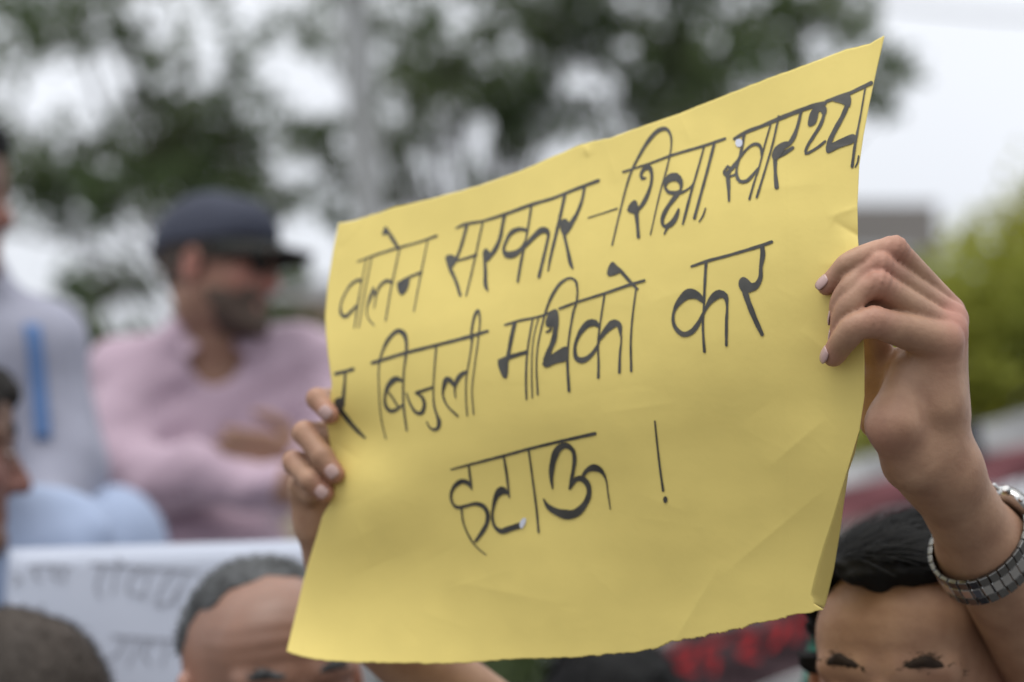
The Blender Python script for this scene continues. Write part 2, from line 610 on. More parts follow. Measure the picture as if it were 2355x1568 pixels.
def strands(hc, R, HV, n, length, seed, width=0.0007, comb=(0.5, 0.8, 0.1), lift=0.35, spread=0.35, keep=None):
    """loose hairs growing out of the hair surface HV"""
    g = np.random.default_rng(seed)
    Q = (HV - hc) @ R
    Q = Q[Q[:, 2] > -0.06]
    if keep is not None:
        Q = Q[Q @ np.array(keep[:3]) > keep[3]]
    P0 = Q[g.integers(len(Q), size=n)] + g.normal(size=(n, 3)) * .0015
    nor = (P0 - CRAN_C) / CRAN_R ** 2
    nor /= np.linalg.norm(nor, axis=1)[:, None]
    cd = np.array(comb) + g.normal(size=(n, 3)) * spread
    cd -= nor * (cd * nor).sum(1)[:, None]
    cd /= np.linalg.norm(cd, axis=1)[:, None] + 1e-9
    side = np.cross(nor, cd)
    L = (length * (0.5 + 0.8 * g.random(n)))[:, None]
    V = np.zeros((n, 4, 2, 3))
    for i in range(4):
        t = i / 3
        q = P0 - nor * .001 + cd * L * t + nor * (lift * L * t - 5.5 * L * L * t * t)
        wd = width * (1 - 0.75 * t)
        V[:, i, 0], V[:, i, 1] = q - side * wd, q + side * wd
    b = (np.arange(n) * 8)[:, None, None]
    k = np.arange(3)[None, :, None] * 2
    F = (b + k + np.array([0, 1, 3, 2])[None, None, :]).reshape(-1, 4)
    return hc + V.reshape(-1, 3) @ R.T, F


def sphere(c, r, R=None, nu=16, nv=10):
    V, F = [], []
    r = np.broadcast_to(np.asarray(r, float), (3,))
    for j in range(nv + 1):
        ph = math.pi * j / nv
        for i in range(nu):
            th = 2 * math.pi * i / nu
            V.append((math.sin(ph) * math.cos(th), math.sin(ph) * math.sin(th), math.cos(ph)))
    V = np.array(V) * r
    if R is not None:
        V = V @ R.T
    for j in range(nv):
        for i in range(nu):
            F.append((j * nu + i, (j + 1) * nu + i, (j + 1) * nu + (i + 1) % nu, j * nu + (i + 1) % nu))
    return V + np.asarray(c, float), F


def hand_chains(wr, d, nrm, side, sc=1.0, curl=0.5):
    """a relaxed hand: palm, four fingers and a thumb leaving the side of the palm"""
    d, nrm = d / np.linalg.norm(d), nrm / np.linalg.norm(nrm)
    s = np.cross(d, nrm) * side
    ch = []
    for i, (o, L) in enumerate(((0.030, 0.068), (0.010, 0.078), (-0.010, 0.073), (-0.029, 0.056))):
        a = wr + s * o * 0.6 * sc + d * 0.02 * sc
        m = wr + s * o * sc + d * 0.085 * sc
        p, q, dd = m, [m], d
        for j, fr in enumerate((0.45, 0.3, 0.25)):
            an = curl * (0.5 + 0.5 * j)
            dd = d * math.cos(an) - nrm * math.sin(an) if j == 0 else (dd * math.cos(curl * 0.7) + np.cross(s, dd) * side * math.sin(curl * 0.7) * (1 if np.cross(s, dd) @ nrm * side < 0 else -1))
            p = p + dd * L * fr * sc
            q.append(p)
        ch.append(([a] + q, [0.014 * sc, 0.011 * sc, 0.009 * sc, 0.008 * sc, 0.007 * sc]))
    b = wr + s * 0.02 * sc + d * 0.02 * sc
    c = b + (s * 0.9 + d * 0.6 - nrm * 0.2) * 0.035 * sc
    e = c + (s * 0.35 + d * 0.9 - nrm * 0.3) * 0.03 * sc
    g = e + (s * 0.1 + d - nrm * 0.3) * 0.024 * sc
    ch.append(([b, c, e, g], [0.015 * sc, 0.012 * sc, 0.010 * sc, 0.008 * sc]))
    return ch


def add_face_parts(root, hc, R, eyes=True, brow_mat=None, brow_th=0.004):
    w = lambda p: hc + R @ np.asarray(p, float)
    for s in (-1, 1):
        if eyes:
            V, F = sphere(w((s * 0.031, -0.0860, 0.006)), (0.0125, 0.0078, 0.0050), R, 16, 10)
            e = mesh_obj('eye', V, F, EYE, root)
            V, F = sphere(w((s * 0.031, -0.0922, 0.006)), (0.0050, 0.0022, 0.0042), R, 12, 8)
            mesh_obj('iris', V, F, IRIS, e)
        f = Field(w((s * 0.032, -0.08, 0.03)) - 0.06, w((s * 0.032, -0.08, 0.03)) + 0.06, 0.0022)
        f.rc(w((s * 0.012, -0.0965, 0.0300)), w((s * 0.034, -0.0920, 0.0360)), brow_th, brow_th * 1.15, 0.002)
        f.rc(w((s * 0.034, -0.0920, 0.0360)), w((s * 0.055, -0.076, 0.0265)), brow_th * 1.15, brow_th * 0.6, 0.002)
        f.D += wob(f.sub(f.lo - 1, f.lo + 5)[1], 900, 0.0005, 3)
        V, F = f.mesh()
        V2, F2 = strands(hc, R, V, 200, .0045, 5, .0004, (s * 1.0, .1, .45), .35, .3)
        mesh_obj('eyebrow', np.concatenate([V, V2]), np.concatenate([F, F2 + len(V)]), brow_mat or HAIR, root)


def joints(hc, yaw, feet):
    """standing pose under a head"""
    B = rotz(yaw)
    g = lambda x, y, z: hc + B @ np.array([x, y, z])
    J = dict(neck=g(0, 0.035, -0.19), chest=g(0, 0.04, -0.36), belly=g(0, 0.035, -0.58), hip=g(0, 0.04, -0.78))
    H = hc[2] - feet
    for s, n in ((-1, 'l'), (1, 'r')):
        J['sh' + n] = g(s * 0.185, 0.04, -0.275)
        J['el' + n] = g(s * 0.235, 0.06, -0.56)
        J['wr' + n] = g(s * 0.24, 0.0, -0.80)
        J['hp' + n] = g(s * 0.095, 0.04, -0.82)
        J['kn' + n] = g(s * 0.105, 0.03, -0.82 - (H - 0.82) * 0.47)
        J['an' + n] = g(s * 0.11, 0.06, -(H - 0.08))
        J['to' + n] = g(s * 0.125, -0.10, -(H - 0.035))
    return J, B


def torso(f, J, B, g=0.0, k=0.05):
    f.rc(J['shl'], J['shr'], 0.062 + g, 0.062 + g, k)
    f.rc(J['neck'] + np.array([0, 0, -0.02]), J['chest'], 0.058 + g, 0.10 + g, k)
    f.el(J['chest'], np.array([0.165, 0.112, 0.16]) + g, k, B)
    f.el(J['belly'], np.array([0.15, 0.108, 0.18]) + g, k, B)
    f.el(J['hip'], np.array([0.155, 0.115, 0.13]) + g, k, B)
    for n, s in (('l', -1), ('r', 1)):      # slope from neck to shoulder
        f.rc(J['neck'] + np.array([0, 0, 0.015]), J['sh' + n] + np.array([0, 0, 0.02]), 0.04 + g, 0.045 + g, k)


def bounds(J, keys, pad):
    A = np.array([J[k] for k in keys])
    return A.min(0) - pad, A.max(0) + pad


def person(label, hc, yaw, pitch=0, roll=0, feet=0.0, body_yaw=None, skin=SKIN_C, hair=None, shirt=None, trousers=TROUSER,
           over=None, wrinkle=False, sleeve='short', head_h=0.004, hands='relaxed', extra_body=None, group='people in the crowd',
           brow=None, brow_th=0.004, folds=0.004, collar=True, fine_arms=False, tint_fn=None, seed=1):
    R = rotz(yaw) @ rotx(pitch) @ roty(roll)
    J, B = joints(hc, yaw if body_yaw is None else body_yaw, feet)
    if over:
        J.update(over)
    org = np.array([hc[0], hc[1], feet])
    parts = [head_mesh(hc, R, head_h, wrinkle)]
    tints = [head_tint(parts[0][0], hc, R)]
    lo, hi = bounds(J, [k for k in J], 0.16)
    f = Field(lo, hi, 0.0075)
    torso(f, J, B)
    f.rc(hc + B @ np.array([0, 0.03, -0.11]), J['neck'] + np.array([0, 0, -0.03]), 0.052, 0.058, 0.04)
    for n, s in (('l', -1), ('r', 1)):
        if not fine_arms:
            A = f.chain([J['sh' + n], J['el' + n], J['wr' + n]], [0.052, 0.040, 0.028], 0.02)
            f.D = smin(f.D, A, 0.03)
            d = J['wr' + n] - J['el' + n]
            nr = B @ np.array([s * 1.0, 0.0, 0.0]) if hands == 'relaxed' else -FWD
            nr = nr - d * (nr @ d) / (d @ d)
            for pts, rad in hand_chains(J['wr' + n], d, nr, -s if hands == 'relaxed' else s):
                f.D = smin(f.D, f.chain(pts, rad, 0.006), 0.008)
        f.rc(J['hp' + n], J['kn' + n], 0.085, 0.058, 0.03)
        f.rc(J['kn' + n], J['an' + n], 0.058, 0.042, 0.03)
        f.rc(J['an' + n] + np.array([0, 0, -0.03]), J['to' + n], 0.042, 0.034, 0.02)
    parts.append(f.mesh())
    tints.append(np.zeros(len(parts[1][0])))
    for (V, F, tt) in (extra_body or []):
        parts.append((V, F))
        tints.append(tt)
    off, Vs, Fs = 0, [], []
    for V, F in parts:
        Vs.append(V)
        Fs.append(F + off)
        off += len(V)
    root = mesh_obj('person', np.concatenate(Vs), np.concatenate(Fs), skin, None, org, tint=np.concatenate(tints))
    tag(root, label, 'person', group)
    if hair:
        kw = dict(hair)
        m = kw.pop('mat')
        st = kw.pop('strands', None)
        V, F = hair_mesh(hc, R, **kw)
        if st:
            V2, F2 = strands(hc, R, V, **st)
            F = np.concatenate([F, F2 + len(V)])
            V = np.concatenate([V, V2])
        mesh_obj('hair', V, F, m, root)
    add_face_parts(root, hc, R, True, brow, brow_th)
    # shirt
    lo, hi = bounds(J, ['neck', 'shl', 'shr', 'ell', 'elr', 'wrl', 'wrr', 'hip'], 0.2)
    f = Field(lo, hi, 0.0085)
    torso(f, J, B, 0.014)
    for n in 'lr':
        if sleeve == 'long':
            w_ = J['el' + n] + (J['wr' + n] - J['el' + n]) * 0.92
            A = f.chain([J['sh' + n], J['el' + n], w_], [0.070, 0.062, 0.046], 0.03)
        else:
            e_ = J['sh' + n] + (J['el' + n] - J['sh' + n]) * 0.75
            A = f.chain([J['sh' + n], e_], [0.070, 0.064], 0.03)
        f.D = smin(f.D, A, 0.025)
    if collar:
        f.rc(J['neck'] + np.array([0, 0, 0.0]), J['neck'] + np.array([0, 0, 0.03]), 0.072, 0.070, 0.015)
    sl, P = f.sub(f.lo - 1, f.lo + 9)
    f.D += wob(P * np.array([1, 1, 0.8]), 38, folds, 20 + seed, 8) + wob(P, 90, folds * 0.35, 40 + seed, 8)
    # neck opening
    f.el(hc + B @ np.array([0, 0.0, -0.115]), (0.054, 0.066, 0.088), 0.006, B, sub=True)
    V, F = f.mesh()
    sh = mesh_obj('shirt', V, F, shirt, root)
    # trousers
    lo, hi = bounds(J, ['hip', 'hpl', 'hpr', 'anl', 'anr'], 0.2)
    f = Field(lo, hi, 0.012)
    f.el(J['hip'] + np.array([0, 0, -0.02]), (0.17, 0.13, 0.13), 0.03, B)
    for n in 'lr':
        f.rc(J['hp' + n], J['kn' + n], 0.10, 0.078, 0.03)
        f.rc(J['kn' + n], J['an' + n], 0.078, 0.066, 0.03)
    V, F = f.mesh()
    mesh_obj('trousers', V, F, trousers, root)
    return root, R, J, B, sh


# ================================================================== SETTING
gV, gF = [], []
N = 40
for i in range(N + 1):
    for j in range(N + 1):
        x, y = (i / N * 2 - 1), (j / N * 2 - 1)
        gV.append((x * abs(x) * 600, y * abs(y) * 600 + 2, 0.0))
for i in range(N):
    for j in range(N):
        gF.append((i * (N + 1) + j, (i + 1) * (N + 1) + j, (i + 1) * (N + 1) + j + 1, i * (N + 1) + j + 1))
tag(mesh_obj('street_ground', gV, gF, ASPHALT, smooth=False), 'grey paved street under the crowd', None, None, 'structure')

# raised platform that the men at the back stand on
pt = at(330, 784, 3.6)
V, F = box((pt[0] - 0.6, pt[1] + 0.35, 0.36), AX, (2.6, 1.1, 0.36))
o = bevel(mesh_obj('concrete_platform', V, F, CONCRETE, None, (pt[0] - 0.6, pt[1] + 0.35, 0), smooth=False), 0.02)
tag(o, 'low grey concrete platform under the men standing at the back', 'platform')
PLAT = 0.72


def building(name, label, wall_mat, c, half, h, roof=None, storeys=3, cols=4):
    r = empty(name, (c[0], c[1], 0))
    tag(r, label, 'building')
    V, F = box((c[0], c[1], h / 2), AX, (half[0], half[1], h / 2))
    mesh_obj('wall', V, F, wall_mat, r, smooth=False)
    if roof == 'flat':
        V, F = box((c[0], c[1], h + 0.12), AX, (half[0] + 0.25, half[1] + 0.25, 0.12))
        mesh_obj('roof', V, F, CONCRETE, r, smooth=False)
    elif roof:
        x0, x1, y0, y1 = c[0] - half[0] - .4, c[0] + half[0] + .4, c[1] - half[1] - .4, c[1] + half[1] + .4
        V = [(x0, y0, h + .01), (x1, y0, h + .01), (x1, y1, h + .01), (x0, y1, h + .01), (x0, c[1], h + half[1] * .6), (x1, c[1], h + half[1] * .6)]
        mesh_obj('roof', V, [(0, 1, 5, 4), (3, 4, 5, 2), (0, 4, 3), (1, 2, 5), (0, 3, 2, 1)], roof, r, smooth=False)
    for s in range(storeys):
        for k in range(cols):
            wx = c[0] - half[0] + (k + 0.5) * 2 * half[0] / cols
            wz = (s + 0.55) * h / storeys
            V, F = box((wx, c[1] - half[1] - 0.02, wz), AX, (0.55, 0.05, 0.65))
            fr = mesh_obj('window', V, F, CONCRETE, r, smooth=False)
            V, F = box((wx, c[1] - half[1] - 0.055, wz), AX, (0.45, 0.04, 0.55))
            mesh_obj('pane', V, F, WINGLASS, fr, smooth=False)
    return r


p = at(1900, 466, 34)
building('grey_building', 'grey flat roofed building showing just above the right hand', PLASTER_G, (p[0] - 1.0, p[1] + 4), (2.9, 4), p[2], None, 3, 3)
p = at(715, 640, 26)
building('beige_building', 'beige plastered house seen between the capped man and the yellow sheet', PLASTER_B, (p[0] + 0.75, p[1] + 3), (1.1, 3), p[2] - 0.3, 'flat', 2, 2)
p = at(110, 830, 22)
building('small_house', 'low pale house with orange roof far behind the pink shoulder', BANNERWHITE, (p[0] - 0.6, p[1] + 2), (1.1, 1.1), p[2] - 0.35, ROOF_O, 1, 2)

# utility pole and cables
V, F = tube([at(800, -260, 12) , at(818, 60, 12), at(850, 520, 12), at(905, 1560, 12) - np.array([0, 0, 1.7])], [0.088, 0.094, 0.103, 0.125], 20)
pole = mesh_obj('utility_pole', V, F, POLE, None, at(905, 1560, 12) - np.array([0, 0, 1.7]))
tag(pole, 'pale concrete utility pole rising behind the sheet between the trees', 'pole')
arm_c = at(800, -230, 11.86)
V, F = box(arm_c, AX, (0.7, 0.05, 0.05))
mesh_obj('cross_arm', V, F, CONCRETE, pole, smooth=False)
for k in range(3):
    V, F = tube([arm_c + np.array([-0.6 + 0.6 * k, 0, 0.05]), arm_c + np.array([-0.6 + 0.6 * k, 0, 0.16])], [0.035, 0.05], 10)
    mesh_obj('insulator', V, F, CARD, pole)


def cable(a, b, sag, label, r=0.011):
    pts = [a + (b - a) * t - np.array([0, 0, sag * 4 * t * (1 - t)]) for t in np.linspace(0, 1, 24)]
    V, F = tube(pts, r, 6)
    tag(mesh_obj('power_cable', V, F, CABLE, None, a), label, 'cable', 'overhead cables')


cable(arm_c + np.array([0.6, 0, 0.16]), at(1500, 330, 11.5), 0.05, 'black cable dropping from the pole towards the top edge of the sheet')
cable(arm_c + np.array([0.0, 0, 0.16]), at(2700, 40, 14), 0.28, 'black cable crossing the open sky in the top right corner')
cable(arm_c + np.array([-0.6, 0, 0.16]), at(-250, 250, 13), 0.3, 'black cable running left from the pole over the open sky')


# ------------------------------------------------------------------ trees
def leaf_cloud(clumps, z, leaf=0.055, dens=1.0, spread=0.9, seed=1):
    g = np.random.default_rng(seed)
    V, F = [], []
    cents = []
    for (cx, cy, cr, *rest) in clumps:
        d = max(rest[0], .6) if rest else 1.0
        zz = z + g.uniform(-spread, spread)
        c = at(cx, cy, zz)
        r = cr * 1.25 * zz / FPX
        cents.append(c)
        n = int(dens * d * 30.0 * r * r / (leaf * leaf)) + 20
        # sub-clusters make the clump uneven, with holes
        subs = g.normal(size=(max(4, n // 16), 3)) * r * np.array([0.76, 0.76, 0.64])
        for i in range(n):
            p = c + subs[g.integers(len(subs))] + g.normal(size=3) * r * 0.24
            u = g.normal(size=3)
            u[2] -= 0.4
            u /= np.linalg.norm(u)
            w = np.cross(u, g.normal(size=3))
            w /= np.linalg.norm(w)
            nrm = np.cross(u, w)
            L = leaf * g.uniform(0.7, 1.4)
            b = len(V)
            V += [p, p + u * L * 0.5 + w * L * 0.33 + nrm * L * 0.1, p + u * L * 1.1, p + u * L * 0.5 - w * L * 0.33 + nrm * L * 0.1]
            F += [(b, b + 1, b + 2), (b, b + 2, b + 3)]
    return np.array(V), np.array(F), cents


def tree(name, label, base, fork, clumps, z, m, leaf=0.055, dens=1.0, spread=0.9, trunk_r=0.14, seed=1, group=None, cat='tree'):
    V, F, cents = leaf_cloud(clumps, z, leaf, dens, spread, seed)
    base, fork = np.asarray(base, float), np.asarray(fork, float)
    r = empty(name, tuple(base))
    tag(r, label, cat, group)
    mesh_obj('crown', V, F, m, r, smooth=False)
    mb = MB()
    g = np.random.default_rng(seed + 5)
    mid = (base + fork) / 2 + g.normal(size=3) * trunk_r * 0.6 * np.array([1, 1, 0])
    mb.add(*tube([base, base + (mid - base) * .15, mid, fork], [trunk_r * 1.5, trunk_r * 1.1, trunk_r * .9, trunk_r * .75], 12))
    for c in cents:
        t = g.uniform(0.55, 1.0)
        a = base + (fork - base) * t
        m1 = a + (c - a) * 0.35 + np.array([0, 0, 0.12 * np.linalg.norm(c - a)]) + g.normal(size=3) * 0.08
        m2 = a + (c - a) * 0.75 + np.array([0, 0, 0.08 * np.linalg.norm(c - a)]) + g.normal(size=3) * 0.06
        mb.add(*tube([a, m1, m2, c], [trunk_r * .20, trunk_r * .13, trunk_r * .08, trunk_r * .03], 6, False))
    mb.build('trunk', BARK, r)
    return r


def ground_below(x, z):
    q = at(x, 1591, z)
    return np.array([q[0], q[1], 0.0])


clA = [(40, 25, 55), (130, 45, 60), (215, 40, 50), (285, 80, 45), (330, 130, 35, .7), (345, 190, 35), (300, 235, 36), (375, 250, 45), (30, 400, 60),
       (-40, 360, 70), (110, 410, 62), (190, 400, 62), (255, 430, 58), (320, 395, 62), (385, 345, 58), (330, 340, 40), (440, 300, 58), (490, 240, 48), (400, 420, 50),
       (545, 205, 42, .8), (500, 340, 55), (560, 320, 50), (440, 390, 52), (600, 390, 50, .8), (500, 410, 50), (640, 300, 35, .6), (235, 350, 40, .8), (140, 470, 36, .8), (230, 470, 38),
       (440, 120, 40, .35), (545, 100, 40, .3), (620, 470, 40, .7), (560, 460, 40, .7), (-120, 120, 80), (-160, 480, 80), (60, -90, 80), (240, -80, 80), (380, -150, 90), (520, -120, 70, .5)]
tree('broadleaf_tree', 'dark green broadleaf tree with loose crown behind the capped man', ground_below(560, 11.5), at(520, 620, 11.5), clA, 11.5, LEAF_D, 0.06, 0.95, 0.9, 0.10, 3, 'trees behind the crowd')
clA += [(300, 140, 45, .7), (360, 190, 40, .7), (420, 190, 40, .5), (600, 230, 40, .6), (660, 160, 40, .4), (590, 470, 50), (660, 510, 45, .9), (540, 500, 50), (330, 450, 50), (60, 330, 50, .8), (180, 340, 45, .7), (20, 460, 50, .8)]
clB = [(700, 45, 50, .6), (760, 80, 42, .5), (730, 290, 45), (690, 340, 35, .7), (760, 330, 40, .8), (745, 420, 42, .9), (760, 470, 36), (915, 110, 45), (960, 165, 58), (1040, 150, 52), (1020, 205, 60), (1110, 200, 58), (1160, 175, 45),
       (930, 230, 50), (905, 310, 40), (900, 390, 42), (930, 440, 34, .7), (960, 300, 36, .6), (1200, 60, 62), (1270, 50, 62), (1280, 120, 50), (1330, 40, 45), (1180, 270, 48), (1170, 330, 40), (1220, 300, 42, .8), (1120, 60, 40, .4),
       (1000, 60, 40, .35), (890, 30, 35, .5), (1090, 440, 36, .5), (1270, 230, 40, .7), (1230, 210, 45), (900, -80, 80, .8), (1080, -110, 90), (1260, -90, 90), (1400, -120, 90)]
tree('broadleaf_tree', 'dark green tree with gaps of sky right of the utility pole', ground_below(1080, 12.5), at(1100, 560, 12.5), clB, 12.5, LEAF_D, 0.06, 0.95, 0.9, 0.11, 8, 'trees behind the crowd')
clC = [(1390, 120, 40, .8), (1430, 190, 45), (1490, 130, 52), (1540, 190, 55), (1600, 150, 60), (1580, 230, 48), (1660, 190, 52), (1640, 80, 48, .8), (1710, 40, 48), (1770, 90, 52), (1720, 150, 42), (1800, 140, 42, .8), (1450, 265, 40),
       (1520, 270, 42), (1860, 60, 48, .8), (1930, 50, 45, .7), (1990, 90, 40, .6), (2030, 170, 42), (2000, 230, 36, .7), (2060, 210, 28, .6), (1840, 10, 48), (1560, 60, 40, .5), (1480, 50, 45, .5), (1400, 30, 45, .6), (1340, 250, 36, .6),
       (1390, 320, 34, .5), (1600, -80, 80), (1760, -90, 80), (1500, -90, 80), (1900, -80, 70, .8), (1690, 260, 40)]
tree('broadleaf_tree', 'dark green tree whose crown ends beside the pointed sheet corner', ground_below(1600, 12), at(1600, 520, 12), clC, 12, LEAF_D, 0.06, 1.0, 0.9, 0.11, 13, 'trees behind the crowd')
clD = [(2130, 640, 75), (2200, 580, 70), (2290, 540, 65), (2360, 500, 75), (2220, 700, 85), (2320, 640, 90), (2150, 760, 80), (2260, 800, 95), (2360, 760, 95), (2170, 880, 85), (2290, 900, 90), (2370, 890, 80), (2080, 700, 60), (2080, 820, 70),
       (2050, 930, 70), (2180, 960, 70), (2430, 600, 110), (2450, 820, 110), (2000, 980, 55), (1960, 860, 60), (2080, 600, 45, .7), (1930, 1010, 60)]
clD = [(c[0] + (40 if c[1] < 650 else 0), c[1] + 50 * (c[1] < 720), c[2] * .9) for c in clD if c[:2] != (2080, 600)]
tree('leafy_tree', 'bright yellow green tree behind the hand with the watch', ground_below(2250, 9), at(2250, 950, 9), clD, 9, LEAF_Y, 0.05, 1.5, 0.7, 0.08, 21, 'trees behind the crowd')
clE = [(150, 655, 26, .9), (190, 645, 30), (235, 640, 32), (285, 640, 30), (325, 650, 22, .8), (215, 675, 26, .8), (170, 672, 22, .8)]
tree('small_tree', 'small dark tree top standing alone against white sky left of the cap', ground_below(230, 14), at(225, 720, 14), clE, 14, LEAF_D, 0.06, 1.3, 0.4, 0.05, 34, 'trees behind the crowd')
clF = [(240, 790, 34), (290, 790, 36), (200, 830, 36), (330, 830, 40), (260, 850, 42), (180, 900, 50), (640, 640, 40), (650, 720, 45), (640, 800, 50), ]
tree('bush', 'mid green bush around the shoulders of the pink shirted man', ground_below(400, 9), at(400, 1100, 9), clF, 9, LEAF_M, 0.05, 1.5, 0.4, 0.05, 41, 'bushes behind the crowd', 'bush')
clG = [(200, 1120, 70), (220, 1200, 70), (120, 1150, 70), (290, 1190, 70), (180, 1030, 60), (250, 1050, 50)]
tree('bush', 'dark green bush in the gap left of the crossed arms', ground_below(210, 6.5), at(210, 1330, 6.5), clG, 6.5, LEAF_M, 0.045, 1.6, 0.3, 0.04, 44, 'bushes behind the crowd', 'bush')
clH = [(1200, 1560, 60), (1130, 1570, 55), (1270, 1580, 60), (1060, 1590, 60), (1220, 1520, 40)]
tree('bush', 'green bush showing under the lower edge of the yellow sheet', ground_below(1180, 6), at(1180, 1590, 6), clH, 6, LEAF_M, 0.045, 1.6, 0.3, 0.04, 47, 'bushes behind the crowd', 'bush')

# ================================================================== YELLOW SHEET
TOP = [(778, 513), (815, 507), (853, 495), (910, 476), (980, 460), (1090, 430), (1200, 392), (1290, 352), (1338, 331), (1345, 330), (1350, 328), (1400, 318), (1450, 300), (1560, 262), (1620, 238), (1740, 190), (1850, 150), (1940, 115), (2000, 100), (2033, 82)]
BOT = [(658.6, 1497.5), (691, 1509), (737.6, 1518), (808, 1522.7), (878, 1524.5), (983, 1525.6), (1042, 1525.6), (1100, 1522), (1188, 1515), (1314, 1512), (1358, 1507.5), (1464, 1499.9), (1499, 1493.4), (1548, 1475), (1628, 1460.6),
       (1710, 1443), (1730, 1433), (1760, 1429.6), (1806, 1422.5), (1810, 1416), (1838, 1411.4), (1872, 1407), (1893, 1401)]
LEFT = [(778, 513), (767, 568), (754, 650), (747, 725), (749, 764), (754, 816), (763, 885), (757, 930), (752, 977), (760, 1030), (771, 1090), (768, 1130), (757, 1159), (741, 1186), (728, 1233), (718.7, 1262), (700, 1325), (680, 1410), (658.6, 1497.5)]
RGT = [(2033, 82), (2015, 160), (1998, 240), (1985, 310), (1975, 380), (1971, 470), (1972, 545), (1978, 640), (1984, 740), (1987, 830), (1987, 912), (1976, 988), (1942, 1100), (1917, 1186), (1894, 1256), (1876, 1318), (1864, 1368), (1872, 1388), (1893, 1401)]
OUTL = [(1976, 988), (1966, 1040), (1951, 1083), (1941, 1150), (1932, 1218), (1917, 1310), (1899, 1385), (1894, 1399)]


def resample(pts, n):
    p = np.array(pts, float)
    d = np.r_[0, np.cumsum(np.linalg.norm(np.diff(p, axis=0), axis=1))]
    t = np.linspace(0, d[-1], n)
    return np.stack([np.interp(t, d, p[:, 0]), np.interp(t, d, p[:, 1])], 1)


_tx, _ty = np.array(TOP, float).T
_bx, _by = np.array(BOT, float).T
_t = np.linspace(0, 1, 201)


def _G(s):
    g = np.interp(_t, [0, .25, .42, .6, .8, 1.0], [.50, .45, .13, -.12, -.13 + .30 * (1 - s) ** 2, -.06 + .72 * (1 - s) ** 2])
    return np.r_[0, np.cumsum((g[1:] + g[:-1]) / 2 * np.diff(_t))]


_SG = np.linspace(0, 1, 41)
_GT = np.array([_G(s) for s in _SG])
# creases: (x0, y0, x1, y1, width px, height m)
CREASE = [(1915, 508, 2030, 575, 17, -.0030), (1900, 500, 1990, 470, 9, .0010), (1940, 540, 1955, 640, 16, .0010), (1880, 610, 1960, 600, 18, .0008), (1343, 330, 1352, 360, 7, .0020), (785, 565, 850, 500, 12, .0011), (770, 585, 880, 470, 9, -.0009),
          (1500, 1560, 1660, 1290, 26, .0010), (1760, 1080, 1900, 960, 30, .0010), (1650, 1330, 1900, 1120, 24, .0008), (1840, 760, 1960, 850, 20, .0008), (1560, 260, 1590, 330, 18, .0008), (1390, 330, 1420, 420, 14, .0006),
          (1380, 950, 1560, 925, 10, .0003), (830, 1060, 760, 1010, 22, -.0016), (800, 1160, 860, 1300, 60, .0014), (1690, 440, 1900, 420, 30, .0007), (1480, 700, 1650, 640, 26, .0006), (1010, 1330, 1300, 1390, 40, .0009)]


_cg = np.random.default_rng(19)
FINE = []
for _ in range(34):
    cx_, cy_ = _cg.uniform(850, 1950), _cg.uniform(350, 1480)
    an_, L_ = _cg.normal(-0.25, 0.75), _cg.uniform(25, 110)
    FINE.append((cx_ - math.cos(an_) * L_, cy_ - math.sin(an_) * L_, cx_ + math.cos(an_) * L_, cy_ + math.sin(an_) * L_, _cg.uniform(4, 9), _cg.choice([-1, 1]) * _cg.uniform(.00006, .00016)))


def Zp(x, y):
    """depth of the sheet behind print point x, y"""
    x, y = np.asarray(x, float), np.asarray(y, float)
    s = np.clip((x - 700) / 1300, -0.05, 1.05)
    yt, yb = np.interp(x, _tx, _ty), np.interp(x, _bx, _by)
    t = np.clip((y - yt) / (yb - yt), 0, 1)
    fs = np.clip(s, 0, 1) * 40
    i = np.clip(np.floor(fs).astype(int), 0, 39)
    fr = fs - i
    ti = np.clip(t * 200, 0, 200)
    j = np.clip(np.floor(ti).astype(int), 0, 199)
    tj = ti - j
    G = (_GT[i, j] * (1 - fr) + _GT[i + 1, j] * fr) * (1 - tj) + (_GT[i, j + 1] * (1 - fr) + _GT[i + 1, j + 1] * fr) * tj
    z = 1.635 - 0.235 * s - 0.33 * G - 0.012 * np.sin(np.pi * np.clip(s, 0, 1))
    q = np.stack([x, y], -1)
    z = z + wob(q, 2 * math.pi / 420, 0.0011, 3, 5) + wob(q, 2 * math.pi / 140, 0.00010, 9, 6)
    # the sheet bends where the left hand grips it
    z = z + 0.010 * np.exp(-(((x - 800) / 90) ** 2 + ((y - 1010) / 75) ** 2)) - 0.008 * np.exp(-(((x - 850) / 120) ** 2 + ((y - 1160) / 110) ** 2))
    for (x0, y0, x1, y1, w, h) in CREASE + FINE:
        d = np.array([x1 - x0, y1 - y0], float)
        L = np.linalg.norm(d)
        d /= L
        a = (x - x0) * d[0] + (y - y0) * d[1]
        b = -(x - x0) * d[1] + (y - y0) * d[0]
        z = z - 0.95 * h * np.exp(-np.abs(b) / w) * np.clip(1 - np.abs(a / L - .5) * 2, 0, 1) ** .6
    return z


NU, NV = 400, 290
rag = lambda n, a, sd: np.convolve(np.random.default_rng(sd).normal(size=n + 4), np.ones(5) / 5, 'valid') * a
tp, bt, lf, rt = resample(TOP, NU), resample(BOT, NU), resample(LEFT, NV), resample(RGT, NV)
tp[1:-1, 1] += rag(NU, 1.2, 1)[1:-1]
bt[1:-1, 1] += (rag(NU, 2.0, 2) + 3.5 * np.random.default_rng(5).normal(size=NU) * np.exp(-((bt[:, 0] - 1640) / 170) ** 2) * .35)[1:-1]
u = np.linspace(0, 1, NU)[None, :, None]
v = np.linspace(0, 1, NV)[:, None, None]
S = (1 - v) * tp[None] + v * bt[None] + (1 - u) * lf[:, None] + u * rt[:, None] - ((1 - u) * (1 - v) * tp[0] + u * (1 - v) * tp[-1] + (1 - u) * v * bt[0] + u * v * bt[-1])
Z = Zp(S[..., 0], S[..., 1])
